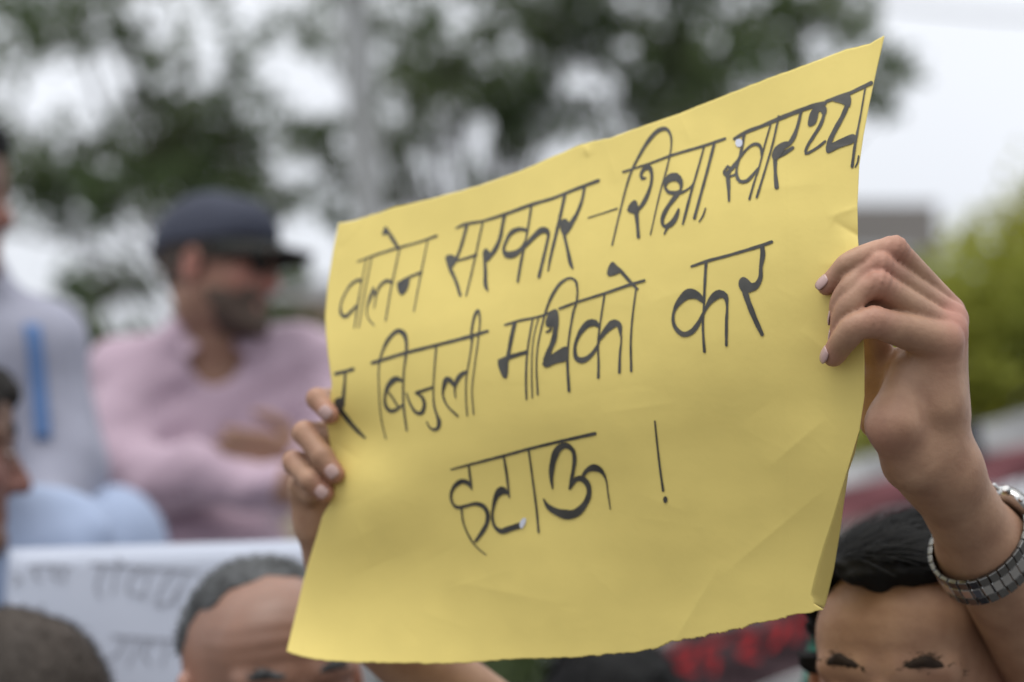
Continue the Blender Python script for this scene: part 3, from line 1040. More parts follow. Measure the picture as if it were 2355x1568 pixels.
W = at_many(S[..., 0], S[..., 1], Z).reshape(-1, 3)
ii = (np.arange(NV - 1)[:, None] * NU + np.arange(NU - 1)[None]).ravel()
PF = np.stack([ii, ii + NU, ii + NU + 1, ii + 1], 1)
# the turned-back strip at the lower right edge
NS = 60
cr_ = resample(RGT[11:18], NS)
ol_ = resample(OUTL, NS)
sw = np.linspace(0, 1, 9)
SV = []
for a in range(NS):
    q = cr_[a] + (ol_[a] - cr_[a]) * sw[:, None]
    zz = Zp(cr_[a, 0], cr_[a, 1]) + (0.004 + 0.030 * a / NS) * np.sin(sw * math.pi / 2) ** 1.0 * sw ** .3
    SV.append(at_many(q[:, 0], q[:, 1], zz))
SV = np.concatenate(SV)
jj = (np.arange(NS - 1)[:, None] * 9 + np.arange(8)[None]).ravel()
SF = np.stack([jj, jj + 9, jj + 10, jj + 1], 1) + len(W)
sheet_org = at(1300, 1520, 1.45)
sheet = mesh_obj('protest_sign', np.concatenate([W, SV]), np.concatenate([PF, SF]), PAPER, None, sheet_org)
md = sheet.modifiers.new('thickness', 'SOLIDIFY')
md.thickness, md.offset = 0.0003, -1.0
tag(sheet, 'curved yellow chart paper sheet with black hand lettering held up in both hands', 'protest sign')

ZA = (1300, 800, 1100 / 2331)
ZB = (2350, 300, 1150 / 2342)
ZC = (1300, 1150, 1400 / 2335)
ZD = (2000, 900, 1200 / 2352)
ZE = (1700, 1600, 1100 / 2331)


def spline(pts, step=5.0):
    P = np.array(pts, float)
    if len(P) == 2:
        n = max(3, int(np.linalg.norm(P[1, :2] - P[0, :2]) / step))
        return P[0] + (P[1] - P[0]) * np.linspace(0, 1, n)[:, None]
    Q = np.vstack([2 * P[0] - P[1], P, 2 * P[-1] - P[-2]])
    o = []
    for i in range(1, len(Q) - 2):
        p0, p1, p2, p3 = Q[i - 1:i + 3]
        n = max(2, int(np.linalg.norm(p2[:2] - p1[:2]) / step))
        t = np.linspace(0, 1, n, endpoint=False)[:, None]
        # centripetal-like damping keeps uneven knots from overshooting
        l1, l0, l2 = [np.linalg.norm(a[:2] - b[:2]) + 1e-6 for a, b in ((p2, p1), (p1, p0), (p3, p2))]
        m1 = ((p1 - p0) / l0 + (p2 - p1) / l1) * .5 * l1
        m2 = ((p2 - p1) / l1 + (p3 - p2) / l2) * .5 * l1
        t2, t3 = t * t, t * t * t
        o.append((2 * t3 - 3 * t2 + 1) * p1 + (t3 - 2 * t2 + t) * m1 + (-2 * t3 + 3 * t2) * p2 + (t3 - t2) * m2)
    o.append(P[-1:])
    return np.concatenate(o)


class Ink:
    """strokes in print coordinates laid on a depth function"""
    def __init__(s, depth, lift=0.0006):
        s.V, s.F, s.depth, s.lift, s.n = [], [], depth, lift, 0

    def _put(s, xy, tri):
        xy = np.asarray(xy, float)
        z = s.depth(xy[:, 0], xy[:, 1]) - s.lift - 0.00002 * (s.n % 12)
        b = sum(len(a) for a in s.V)
        s.V.append(at_many(xy[:, 0], xy[:, 1], z))
        s.F += [tuple(i + b for i in f) for f in tri]
        s.n += 1

    def stroke(s, zoom, pts):
        P = np.array(pts, float)
        k = 4096 / 2354
        P = np.stack([(zoom[0] + P[:, 0] * zoom[2]) / k, (zoom[1] + P[:, 1] * zoom[2]) / k, P[:, 2] * zoom[2] / k], 1)
        C = spline(P)
        C[:, 2] = np.maximum(C[:, 2], 1.5)
        d = np.gradient(C[:, :2], axis=0)
        d /= np.linalg.norm(d, axis=1)[:, None] + 1e-9
        nrm = np.stack([-d[:, 1], d[:, 0]], 1)
        wv = C[:, 2] / 2 * (1 + 0.05 * np.sin(np.arange(len(C)) * 0.9 + s.n))
        L, Rr = C[:, :2] + nrm * wv[:, None], C[:, :2] - nrm * wv[:, None]
        xy, tri = [], []
        for i in range(len(C)):
            xy += [L[i], C[i, :2], Rr[i]]
        for i in range(len(C) - 1):
            a = 3 * i
            tri += [(a, a + 1, a + 4, a + 3), (a + 1, a + 2, a + 5, a + 4)]
        for e, sg in ((0, -1), (len(C) - 1, 1)):     # round ends
            b = len(xy)
            for q in range(7):
                an = math.pi * (q / 6 - .5)
                xy.append(C[e, :2] + wv[e] * (math.cos(an) * d[e] * sg + math.sin(an) * nrm[e]))
            tri += [(3 * e + 1, b + q, b + q + 1) for q in range(6)]
        s._put(xy, tri)

    def poly(s, zoom, pts):
        k = 4096 / 2354
        P = np.array(pts, float)
        P = np.stack([(zoom[0] + P[:, 0] * zoom[2]) / k, (zoom[1] + P[:, 1] * zoom[2]) / k], 1)
        # round the corners
        for _ in range(2):
            Q = np.roll(P, -1, 0)
            P = np.stack([P * .78 + Q * .22, P * .22 + Q * .78], 1).reshape(-1, 2)
        tri = tessellate_polygon([[Vector((a, b, 0)) for a, b in P]])
        s._put(P, tri)

    def build(s, name, m, parent):
        V = np.concatenate(s.V)
        return mesh_obj(name, V, s.F, m, parent, smooth=False)


def word(items, name='handwritten_word', m=INK, parent=sheet, depth=Zp, lift=0.0006, label=None):
    k = Ink(depth, lift)
    for it in items:
        (k.poly if it[0] == 'p' else k.stroke)(it[1], it[2])
    o = k.build(name, m, parent)
    if label: o['label'] = label
    return o


s_, p_ = 's', 'p'
# वालेन
word([(s_, ZA, [(275, 522, 10), (400, 475, 16), (600, 410, 18), (800, 355, 16), (945, 303, 20)]),
      (p_, ZA, [(510, 212), (476, 302), (522, 292), (552, 268)]), (s_, ZA, [(512, 230, 14), (545, 285, 30), (625, 415, 26)]),
      (s_, ZA, [(308, 720, 10), (300, 676, 24), (235, 702, 20), (165, 800, 14), (132, 895, 16), (138, 965, 26), (168, 988, 30), (220, 945, 24), (272, 888, 16)]),
      (s_, ZA, [(350, 500, 8), (310, 700, 10), (275, 900, 14), (248, 1085, 9)]), (s_, ZA, [(395, 480, 9), (340, 760, 10), (285, 1080, 9)]),
      (s_, ZA, [(415, 915, 8), (428, 840, 10), (440, 780, 14), (480, 710, 22), (530, 683, 30), (568, 700, 24)]), (s_, ZA, [(428, 830, 8), (418, 775, 22), (408, 740, 12)]),
      (s_, ZA, [(408, 745, 10), (385, 815, 28), (360, 890, 14), (352, 950, 10), (370, 1010, 10), (415, 1062, 10)]),
      (s_, ZA, [(628, 420, 10), (590, 600, 12), (560, 740, 12), (512, 1022, 11)]),
      (p_, ZA, [(608, 702), (665, 672), (718, 655), (716, 700), (697, 762), (660, 806), (632, 800), (614, 760)]), (s_, ZA, [(620, 705, 24), (720, 650, 20), (815, 612, 22)]),
      (s_, ZA, [(870, 340, 9), (815, 610, 12), (752, 945, 9)])])
# सरकार
word([(s_, ZA, [(1110, 240, 12), (1170, 210, 24), (1335, 178, 20), (1530, 118, 26), (1760, 35, 28), (1930, -15, 24), (2130, -95, 26), (2316, -165, 28)]),
      (s_, ZA, [(1200, 220, 26), (1150, 400, 24), (1112, 500, 24)]), (p_, ZA, [(1014, 478), (1060, 458), (1105, 478), (1126, 502), (1072, 592)]),
      (s_, ZA, [(1025, 490, 14), (1060, 580, 30), (1110, 690, 26), (1145, 805, 26)]), (s_, ZA, [(1110, 515, 20), (1190, 495, 18), (1280, 465, 24)]),
      (s_, ZA, [(1338, 180, 14), (1290, 400, 14), (1255, 560, 14), (1195, 810, 12)]),
      (s_, ZA, [(1525, 120, 26), (1510, 180, 26), (1480, 330, 30), (1440, 420, 36), (1382, 500, 28)]), (p_, ZA, [(1334, 445), (1360, 402), (1386, 428), (1402, 448), (1448, 425), (1400, 505), (1368, 528), (1340, 495)]),
      (s_, ZA, [(1352, 470, 26), (1358, 600, 28), (1365, 740, 28), (1382, 770, 10)]),
      (s_, ZA, [(1708, 255, 24), (1650, 245, 34), (1580, 275, 36), (1530, 360, 24), (1514, 420, 26), (1538, 462, 56), (1600, 458, 54), (1660, 415, 34), (1702, 335, 16), (1708, 270, 10)]),
      (s_, ZA, [(1685, 405, 24), (1780, 300, 42), (1840, 255, 52), (1880, 262, 46), (1893, 300, 26), (1885, 340, 22), (1860, 450, 24), (1812, 650, 26)]),
      (s_, ZA, [(1750, 40, 18), (1715, 260, 16), (1690, 390, 16), (1665, 500, 22), (1632, 690, 20)]),
      (s_, ZA, [(2035, -50, 26), (1960, 280, 26), (1910, 490, 22), (1890, 600, 13)]),
      (s_, ZA, [(2200, -115, 22), (2178, 0, 24), (2130, 125, 30), (2085, 200, 38), (2034, 290, 26)]), (p_, ZA, [(1984, 200), (2008, 160), (2048, 158), (2066, 188), (2092, 190), (2124, 138), (2102, 222), (2040, 306), (2004, 285)]),
      (s_, ZA, [(2005, 220, 26), (2030, 310, 24), (2060, 440, 26), (2085, 550, 30), (2100, 580, 12)])])
word([(s_, ZB, [(5, 1163, 10), (120, 1127, 10), (240, 1087, 13)])], 'handwritten_dash')
# शिक्षा,
word([(s_, ZB, [(290, 790, 18), (380, 760, 16), (520, 715, 18), (680, 655, 20), (950, 575, 22), (1120, 518, 22)]),
      (s_, ZB, [(200, 1385, 13), (260, 1130, 14), (355, 790, 18), (420, 660, 22), (500, 530, 30), (580, 450, 34), (640, 438, 30), (675, 485, 20), (683, 560, 14), (660, 700, 14), (590, 960, 12), (512, 1300, 10)]),
      (s_, ZB, [(472, 838, 14), (446, 842, 30), (436, 810, 26), (460, 765, 32), (500, 750, 44), (520, 790, 30), (520, 870, 22), (490, 970, 30), (450, 1050, 34), (412, 1098, 24)]),
      (p_, ZB, [(318, 1105), (340, 1050), (380, 1014), (404, 1030), (414, 1078), (425, 1100), (408, 1155), (380, 1132), (345, 1122)]), (s_, ZB, [(395, 1110, 40), (405, 1200, 28), (414, 1318, 28)]),
      (s_, ZB, [(632, 925, 18), (636, 880, 34), (668, 840, 62), (720, 830, 72), (755, 865, 46), (763, 910, 22), (750, 945, 20), (700, 960, 34), (655, 950, 28), (632, 915, 18)]),
      (s_, ZB, [(740, 960, 36), (700, 1010, 36), (650, 1080, 32), (615, 1150, 34), (608, 1200, 30), (625, 1232, 26), (662, 1225, 40), (700, 1190, 44), (730, 1130, 30), (742, 1092, 16)]),
      (s_, ZB, [(650, 1240, 22), (625, 1295, 12)]), (s_, ZB, [(755, 960, 24), (800, 940, 18), (850, 900, 14), (872, 855, 10)]),
      (s_, ZB, [(950, 580, 14), (900, 760, 16), (850, 930, 18), (800, 1120, 22), (775, 1215, 14)]), (s_, ZB, [(1030, 565, 24), (980, 760, 22), (920, 980, 22), (870, 1165, 24)]),
      (s_, ZB, [(960, 1085, 13), (940, 1145, 14), (908, 1195, 10)])])
# स्वास्थ्य,
word([(s_, ZB, [(1195, 520, 24), (1290, 465, 30), (1420, 415, 28), (1560, 355, 34), (1740, 285, 34), (1860, 245, 36), (1930, 230, 36)]),
      (s_, ZB, [(1945, 215, 24), (2040, 180, 30), (2130, 150, 30), (2225, 105, 28), (2310, 65, 34)]),
      (s_, ZB, [(1275, 480, 26), (1255, 600, 24), (1235, 680, 24), (1200, 730, 30), (1165, 772, 30), (1135, 800, 28)]),
      (s_, ZB, [(1128, 765, 22), (1142, 742, 22), (1160, 760, 22), (1150, 800, 30), (1122, 810, 34), (1112, 785, 20), (1128, 762, 16)]),
      (s_, ZB, [(1140, 800, 40), (1148, 900, 30), (1152, 1025, 17)]), (s_, ZB, [(1150, 830, 16), (1200, 812, 18)]),
      (s_, ZB, [(1240, 680, 14), (1290, 610, 20), (1350, 565, 24), (1390, 565, 28), (1413, 595, 26), (1416, 655, 13)]),
      (s_, ZB, [(1240, 670, 16), (1215, 760, 20), (1215, 820, 26), (1240, 865, 30), (1290, 865, 30), (1340, 820, 24), (1388, 757, 13)]),
      (s_, ZB, [(1490, 405, 14), (1440, 580, 14), (1400, 740, 14), (1355, 880, 16), (1318, 1010, 18)]), (s_, ZB, [(1557, 335, 16), (1510, 550, 16), (1450, 760, 16), (1378, 995, 20)]),
      (s_, ZB, [(1740, 290, 24), (1715, 400, 24), (1680, 500, 34), (1640, 560, 36), (1580, 590, 48), (1535, 640, 42)]), (p_, ZB, [(1497, 650), (1526, 582), (1600, 540), (1644, 540), (1604, 612), (1548, 692), (1512, 694)]),
      (s_, ZB, [(1550, 665, 30), (1620, 625, 34), (1672, 592, 28)]), (s_, ZB, [(1528, 680, 34), (1530, 800, 28), (1540, 912, 40)]),
      (p_, ZB, [(1790, 404), (1806, 320), (1838, 266), (1900, 234), (1950, 258), (1948, 312), (1920, 336), (1888, 280), (1870, 372), (1852, 404), (1808, 424)]),
      (s_, ZB, [(1935, 295, 24), (1900, 400, 28), (1840, 500, 26), (1782, 600, 24), (1776, 640, 22), (1820, 622, 22), (1880, 585, 22), (1935, 540, 20)]),
      (p_, ZB, [(1992, 202), (2060, 166), (2136, 148), (2150, 200), (2138, 268), (2104, 252), (2060, 228), (2008, 218)]),
      (s_, ZB, [(2125, 220, 36), (2080, 330, 36), (2020, 440, 38), (1970, 550, 40), (1962, 605, 44)]), (p_, ZB, [(1940, 568), (1990, 555), (2060, 520), (2162, 474), (2190, 500), (2174, 554), (2050, 592), (1958, 642), (1942, 624)]),
      (s_, ZB, [(2265, 85, 14), (2220, 350, 14), (2180, 560, 22), (2155, 745, 24)]), (s_, ZB, [(2208, 660, 14), (2200, 710, 14), (2180, 750, 10)])])
# र
word([(s_, ZC, [(70, 575, 22), (130, 560, 20), (185, 545, 24)]), (s_, ZC, [(135, 570, 14), (128, 660, 18), (120, 750, 24)]), (p_, ZC, [(58, 757), (90, 730), (128, 742), (130, 792), (100, 828), (70, 795)]),
      (s_, ZC, [(100, 815, 36), (150, 880, 30), (210, 950, 26), (265, 1002, 14)])])
# बिजुली
word([(s_, ZC, [(315, 503, 22), (440, 465, 20), (540, 435, 22), (740, 385, 20), (970, 325, 22), (1085, 290, 18)]),
      (s_, ZC, [(405, 1010, 7), (375, 880, 8), (360, 700, 8), (362, 500, 11), (385, 420, 16), (430, 335, 24), (490, 288, 28), (525, 308, 34), (541, 355, 22), (540, 440, 16), (525, 560, 12), (522, 760, 14), (530, 850, 14), (545, 955, 11)]),
      (s_, ZC, [(518, 625, 12), (475, 608, 38), (425, 650, 30), (398, 740, 16), (410, 800, 24), (440, 825, 26), (490, 805, 18), (520, 780, 14)]), (s_, ZC, [(410, 680, 10), (450, 735, 12), (490, 800, 12)]),
      (s_, ZC, [(742, 390, 12), (728, 560, 10), (722, 700, 10), (730, 800, 14), (748, 855, 18), (760, 890, 28), (755, 932, 24), (730, 950, 20), (700, 935, 12), (677, 895, 8)]),
      (s_, ZC, [(610, 703, 24), (660, 685, 18), (720, 665, 18)]), (s_, ZC, [(610, 705, 10), (650, 735, 20), (662, 790, 24), (640, 838, 26), (610, 835, 22), (570, 780, 14), (543, 705, 11)]),
      (s_, ZC, [(870, 735, 8), (865, 680, 12), (885, 610, 28), (920, 572, 28), (945, 562, 18)]), (s_, ZC, [(866, 665, 12), (838, 622, 34), (812, 610, 34), (792, 660, 24), (785, 710, 14), (810, 780, 12), (885, 858, 14)]),
      (s_, ZC, [(978, 380, 9), (975, 320, 14), (985, 240, 16), (1005, 170, 18), (1020, 150, 18), (1032, 200, 12), (1025, 310, 10), (1000, 500, 8), (980, 680, 8), (990, 845, 8)]),
      (s_, ZC, [(985, 330, 11), (962, 480, 9), (942, 600, 9), (940, 750, 9), (948, 855, 9)])])
# माथिको
word([(s_, ZC, [(1200, 250, 13), (1280, 225, 16), (1440, 190, 14), (1530, 155, 17)]), (s_, ZC, [(1265, 235, 26), (1240, 350, 26), (1215, 490, 24)]), (p_, ZC, [(1140, 484), (1226, 472), (1218, 608), (1184, 606)]),
      (s_, ZC, [(1160, 488, 18), (1220, 467, 28), (1345, 430, 24)]), (s_, ZC, [(1385, 205, 12), (1350, 420, 12), (1340, 600, 14), (1343, 745, 12)]), (s_, ZC, [(1425, 195, 8), (1390, 340, 8), (1378, 540, 9), (1382, 735, 9)]),
      (s_, ZD, [(295, 1330, 14), (285, 1100, 12), (295, 950, 12), (330, 780, 14), (370, 640, 18), (420, 530, 24), (480, 450, 22), (550, 415, 18), (590, 435, 20), (605, 500, 16), (595, 620, 16), (580, 660, 18), (558, 770, 16), (535, 930, 16), (528, 1060, 20), (540, 1300, 24)]),
      (p_, ZD, [(354, 762), (372, 710), (408, 665), (444, 656), (460, 700), (460, 792), (440, 840), (420, 802), (400, 792), (380, 806), (360, 792)]), (s_, ZD, [(365, 838, 16), (392, 826, 20), (402, 800, 13)]),
      (s_, ZD, [(438, 790, 40), (420, 900, 40), (388, 980, 40), (358, 1060, 48)]), (p_, ZD, [(328, 1080), (390, 1022), (536, 928), (536, 1066), (430, 1086), (366, 1122), (336, 1104)]),
      (s_, ZD, [(465, 655, 20), (600, 605, 18), (820, 535, 20), (1025, 465, 22), (1130, 435, 20)]),
      (s_, ZD, [(820, 540, 16), (785, 770, 14), (768, 920, 16), (772, 1090, 18), (770, 1195, 22)]),
      (s_, ZD, [(778, 800, 20), (745, 768, 50), (700, 770, 60), (650, 812, 44), (605, 890, 28), (586, 965, 24), (600, 1045, 40), (640, 1062, 46), (700, 1032, 36), (750, 970, 24), (778, 915, 14)]),
      (s_, ZD, [(782, 892, 26), (840, 815, 50), (900, 770, 62), (933, 785, 46), (944, 845, 22), (950, 885, 14), (940, 1010, 18), (935, 1155, 23)]),
      (s_, ZD, [(1065, 510, 14), (1040, 700, 14), (1025, 900, 16), (1028, 1145, 19)]), (p_, ZD, [(880, 278), (848, 328), (834, 384), (858, 406), (912, 388), (956, 366), (926, 328)]), (s_, ZD, [(888, 302, 14), (950, 365, 28), (1020, 445, 26), (1075, 500, 22)])])
# कर
word([(s_, ZD, [(1500, 325, 18), (1615, 285, 24), (1800, 235, 22), (2050, 160, 26), (2130, 132, 24)]),
      (s_, ZD, [(1615, 290, 24), (1605, 460, 22), (1598, 640, 18), (1590, 780, 18), (1595, 900, 20), (1602, 992, 24)]),
      (s_, ZD, [(1592, 595, 34), (1540, 550, 66), (1480, 540, 80), (1420, 585, 56), (1372, 655, 28), (1356, 740, 24), (1378, 810, 34), (1440, 858, 40), (1500, 838, 44), (1550, 778, 34), (1590, 700, 24), (1622, 645, 18)]),
      (s_, ZD, [(1608, 665, 20), (1660, 582, 50), (1720, 540, 70), (1766, 558, 46), (1778, 605, 24), (1775, 760, 24), (1774, 942, 22)]),
      (s_, ZD, [(2055, 172, 38), (2060, 220, 40), (2045, 330, 30), (2040, 415, 34), (2005, 478, 50), (1950, 512, 36)]), (p_, ZD, [(1866, 472), (1876, 422), (1910, 402), (1948, 428), (1972, 458), (2008, 445), (1992, 495), (1940, 532), (1898, 530)]),
      (s_, ZD, [(1915, 510, 44), (1945, 600, 44), (2000, 740, 40), (2055, 858, 30)])])
# हटाऊ
word([(s_, ZE, [(220, 590, 13), (370, 550, 20), (660, 475, 24), (880, 415, 24), (1150, 350, 26), (1440, 285, 30)]),
      (s_, ZE, [(370, 555, 14), (380, 640, 20), (396, 758, 12)]),
      (s_, ZE, [(390, 742, 16), (365, 705, 40), (310, 690, 42), (250, 732, 34), (220, 800, 24), (230, 870, 20), (270, 910, 30), (340, 900, 26), (430, 880, 32), (490, 898, 38), (530, 960, 36), (525, 1040, 36), (490, 1110, 36), (430, 1195, 26)]),
      (s_, ZE, [(310, 930, 18), (320, 1020, 14), (350, 1110, 14), (400, 1200, 14), (450, 1260, 10), (520, 1315, 8)]),
      (s_, ZE, [(668, 485, 18), (690, 620, 22), (714, 825, 13)]), (s_, ZE, [(704, 795, 22), (652, 768, 72), (606, 812, 50), (580, 900, 26), (570, 980, 22), (590, 1070, 26), (640, 1112, 44), (720, 1090, 50), (795, 1066, 52)]),
      (s_, ZE, [(878, 425, 16), (915, 700, 16), (945, 930, 18), (962, 1120, 18)]),
      (s_, ZE, [(1080, 750, 12), (1070, 650, 36), (1085, 520, 52), (1130, 415, 60), (1190, 385, 50), (1250, 425, 36), (1266, 500, 34), (1255, 600, 30), (1237, 690, 26), (1226, 752, 22)]),
      (s_, ZE, [(1235, 740, 18), (1280, 672, 44), (1330, 668, 50), (1380, 720, 46), (1388, 800, 42), (1350, 888, 52), (1280, 957, 70), (1220, 972, 80), (1120, 950, 64), (1040, 900, 38), (1005, 840, 12)]),
      (s_, ZE, [(1340, 640, 28), (1370, 600, 40), (1430, 574, 60), (1490, 600, 42), (1530, 665, 16), (1550, 790, 12), (1570, 925, 9)])])
word([(s_, ZE, [(1948, 180, 14), (1965, 350, 16), (1990, 570, 18), (2018, 770, 20)]), (p_, ZE, [(2036, 812), (2054, 828), (2056, 858), (2038, 880), (2018, 860), (2018, 830)])], 'exclamation_mark')
word([(p_, ZE, [(800, 1062), (806, 1028), (836, 996), (856, 1002), (854, 1038), (826, 1084), (812, 1094)])], 'correction_spot', WHITEOUT, lift=0.0010)
word([(p_, ZB, [(1208, 526), (1236, 518), (1260, 532), (1262, 566), (1246, 586), (1218, 586), (1202, 560)])], 'correction_spot', WHITEOUT, lift=0.0010)

# ================================================================== HOLDER (hands, watch, head)
ZH = float(Zp(1965, 700))
ZL = float(Zp(775, 1020))
z8 = lambda x, y: (1781.6 + .4766 * x, 402.3 + .4766 * y)
zl = lambda x, y: (609.2 + .2639 * x, 850.6 + .2639 * y)


def hp(q, dz, base):
    return at(q[0], q[1], base + dz)


def on_sheet(q, r):
    """a fingertip of radius r pressed on the front of the sheet"""
    return at(q[0], q[1], float(Zp(min(q[0], 1970), q[1])) - r * 0.95)


mm = 0.001
# --- hand on the right-hand edge
fr_ = []
R_F1 = [hp(z8(845, 645), .047, ZH), hp(z8(577, 357), .004, ZH), hp(z8(460, 383), .000, ZH), on_sheet(z8(354, 428), 7.6 * mm), on_sheet(z8(312, 472), 7.0 * mm), on_sheet(z8(248, 538), 6.2 * mm)]
R_F2 = [hp(z8(850, 690), .036, ZH), hp(z8(503, 434), -.004, ZH), hp(z8(412, 486), -.004, ZH), on_sheet(z8(356, 551), 8.1 * mm) - FWD * .003, on_sheet(z8(318, 620), 7.8 * mm) - FWD * .001, on_sheet(z8(314, 695), 7.2 * mm)]
R_F3 = [hp(z8(835, 760), .024, ZH), hp(z8(496, 526), -.010, ZH), hp(z8(412, 566), -.010, ZH), on_sheet(z8(352, 634), 8.5 * mm) - FWD * .006, on_sheet(z8(322, 705), 8.1 * mm) - FWD * .003, on_sheet(z8(318, 790), 7.4 * mm)]
R_F4 = [hp(z8(800, 805), .012, ZH), hp(z8(478, 706), -.017, ZH), hp(z8(380, 738), -.017, ZH), on_sheet(z8(338, 776), 9.2 * mm) - FWD * .009, on_sheet(z8(305, 828), 8.6 * mm) - FWD * .004, on_sheet(z8(282, 873), 7.8 * mm) - FWD * .001]
RR = [[q * mm for q in r] for r in ((9, 8.4, 7.9, 7.6, 7.1, 6.2), (10, 9.0, 8.4, 8.2, 7.8, 7.1), (11, 9.6, 8.9, 8.6, 8.1, 7.4), (14, 10.5, 9.6, 9.3, 8.7, 7.8))]
WR = hp(z8(806, 1440), .052, ZH)
WA = at(2262, 1262, ZH + .115)
EL_R = at(2480, 1640, ZH + .262)
pts_all = np.array(R_F1 + R_F2 + R_F3 + R_F4 + [WR, WA, hp(z8(600, 1250), .0, ZH)])
f = Field(np.minimum(pts_all.min(0) - .045, EL_R - .05), np.maximum(pts_all.max(0) + .045, EL_R + .05), 0.0015)
# palm and forearm
f.rc(hp(z8(795, 805), .016, ZH), hp(z8(760, 1100), .024, ZH), .0142, .0195, .012)
f.rc(hp(z8(760, 1100), .024, ZH), hp(z8(770, 1380), .042, ZH), .0195, .0245, .012)
f.rc(hp(z8(835, 735), .028, ZH), hp(z8(795, 1150), .044, ZH), .0125, .020, .012)
f.rc(hp(z8(838, 690), .044, ZH), hp(z8(790, 1200), .06, ZH), .0115, .020, .012)
f.rc(hp(z8(700, 890), .022, ZH), hp(z8(675, 1200), .036, ZH), .0125, .0205, .012)
f.rc(hp(z8(620, 945), .016, ZH), hp(z8(572, 1200), .006, ZH), .0105, .0165, .009)
f.rc(hp(z8(572, 1200), .008, ZH), hp(z8(662, 1375), .026, ZH), .0165, .0205, .012)
f.rc(hp(z8(712, 1350), .038, ZH), WR, .0255, .0258, .015)
f.rc(WR, WA, .0258, .0295, .015)
f.rc(WA, EL_R, .0300, .042, .02)
# thumb, behind the sheet
th = f.chain([hp(z8(600, 1080), .026, ZH), hp(z8(525, 975), .034, ZH), hp(z8(485, 850), .036, ZH), hp(z8(450, 730), .034, ZH)], [.0125, .0120, .0108, .009], .004)
f.D = smin(f.D, th, .005)
f.rc(hp(z8(690, 830), .026, ZH), hp(z8(560, 960), .030, ZH), .0085, .010, .006)
f.rc(hp(z8(432, 640), .002, ZH), hp(z8(505, 616), .002, ZH), .0058, .0066, .003)
f.rc(hp(z8(505, 616), .003, ZH), hp(z8(640, 680), .008, ZH), .0066, .0080, .003)
f.rc(hp(z8(640, 680), .008, ZH), hp(z8(800, 775), .024, ZH), .0080, .010, .004)
f.rc(hp(z8(480, 1000), .040, ZH), hp(z8(492, 1190), .034, ZH), .011, .012, .006)
FING = None
for pts, rad in ((R_F1, RR[0]), (R_F2, RR[1]), (R_F3, RR[2]), (R_F4, RR[3])):
    K = f.chain(pts[:2], rad[:2], .003)
    C = smin(K, f.arc(pts[1:], rad[1:], .001), .003)
    FING = C if FING is None else smin(FING, C, .0005)
f.D = smin(f.D, FING, .0055)
sl, P = f.sub(f.lo - 1, f.lo + 3)
for pts in (R_F1, R_F2, R_F3, R_F4):
    ax_ = pts[1] - pts[0]
    ax_ = ax_ / np.linalg.norm(ax_)
    dd_ = np.linalg.norm(P - pts[1], axis=-1)
    f.D += 0.0009 * np.sin((P - pts[1]) @ ax_ * 2 * math.pi / .0052 + 2 * wob(P, 240, 1, 3, 3)) * np.exp(-(dd_ / .0105) ** 2)
f.D += wob(P, 110, .00035, 77, 7)
hV, hF = f.mesh()
hV = relax(hV, hF, 5)


def tint_of(V, pts):
    t = np.zeros(len(V))
    for p, r, a in pts:
        t += a * np.exp(-(np.linalg.norm(V - p, axis=1) / r) ** 2)
    return np.clip(t, 0, 1)


tpts = []
for ch in (R_F1, R_F2, R_F3, R_F4):
    tpts += [(ch[1], .013, .8), (ch[5], .010, .9), (ch[0], .016, .45)]
tpts += [(hp(z8(880, 690), .02, ZH), .018, .9), (hp(z8(500, 1280), .0, ZH), .02, .5)]
hT = tint_of(hV, tpts)

# --- hand on the left-hand edge
def lp(x, y, dz):
    q = zl(x, y)
    return at(q[0], q[1], ZL + dz)


def lsheet(x, y, r, extra=0.0):
    q = zl(x, y)
    return at(q[0], q[1], float(Zp(max(q[0], 765), q[1])) - r * .95 - extra)


L_F1 = [lp(700, 470, .046), lp(610, 250, .030), lp(452, 250, .002), lsheet(568, 392, 7.6 * mm)]
L_F2 = [lp(640, 720, .050), lp(500, 560, .030), lp(348, 548, .002), lsheet(500, 755, 8.8 * mm, .002), lsheet(612, 905, 7.9 * mm)]
L_F3 = [lp(560, 930, .050), lp(430, 830, .034), lp(255, 805, .010), lsheet(400, 965, 8.6 * mm, -.006), lsheet(522, 1075, 7.4 * mm, -.005)]
L_F4 = [lp(520, 1080, .052), lp(400, 1010, .040), lp(300, 1000, .026), lp(400, 1095, .018)]
LRad = [[10 * mm, 8.6 * mm, 8.2 * mm, 7.4 * mm], [11 * mm, 10 * mm, 9.4 * mm, 8.9 * mm, 7.8 * mm], [11 * mm, 10 * mm, 9.2 * mm, 8.6 * mm, 7.3 * mm], [10 * mm, 9 * mm, 8.5 * mm, 7.5 * mm]]
WL = at(800, 1392, ZL + .070)
EL_L = at(1400, 1890, ZL + .10)
pts_all = np.array(L_F1 + L_F2 + L_F3 + L_F4 + [WL])
f = Field(np.minimum(pts_all.min(0) - .04, EL_L - .05), np.maximum(pts_all.max(0) + .04, EL_L + .05), 0.0021)
f.rc(lp(345, 1085, .034), lp(480, 1330, .042), .0135, .0195, .012)
f.rc(lp(480, 1330, .042), lp(640, 1620, .058), .0195, .0245, .012)
f.rc(lp(560, 930, .052), lp(640, 1560, .062), .013, .022, .012)
f.rc(lp(640, 720, .054), lp(700, 1500, .064), .013, .022, .012)
f.rc(lp(700, 480, .052), lp(740, 1450, .066), .012, .021, .012)
f.rc(lp(640, 1620, .058), WL, .0245, .027, .015)
f.rc(WL, EL_L, .027, .043, .02)
th = f.chain([lp(760, 1250, .054), lp(790, 1020, .036), lp(800, 860, .022), lp(805, 760, .018)], [.014, .0115, .010, .0085], .004)
f.D = smin(f.D, th, .006)
FING = None
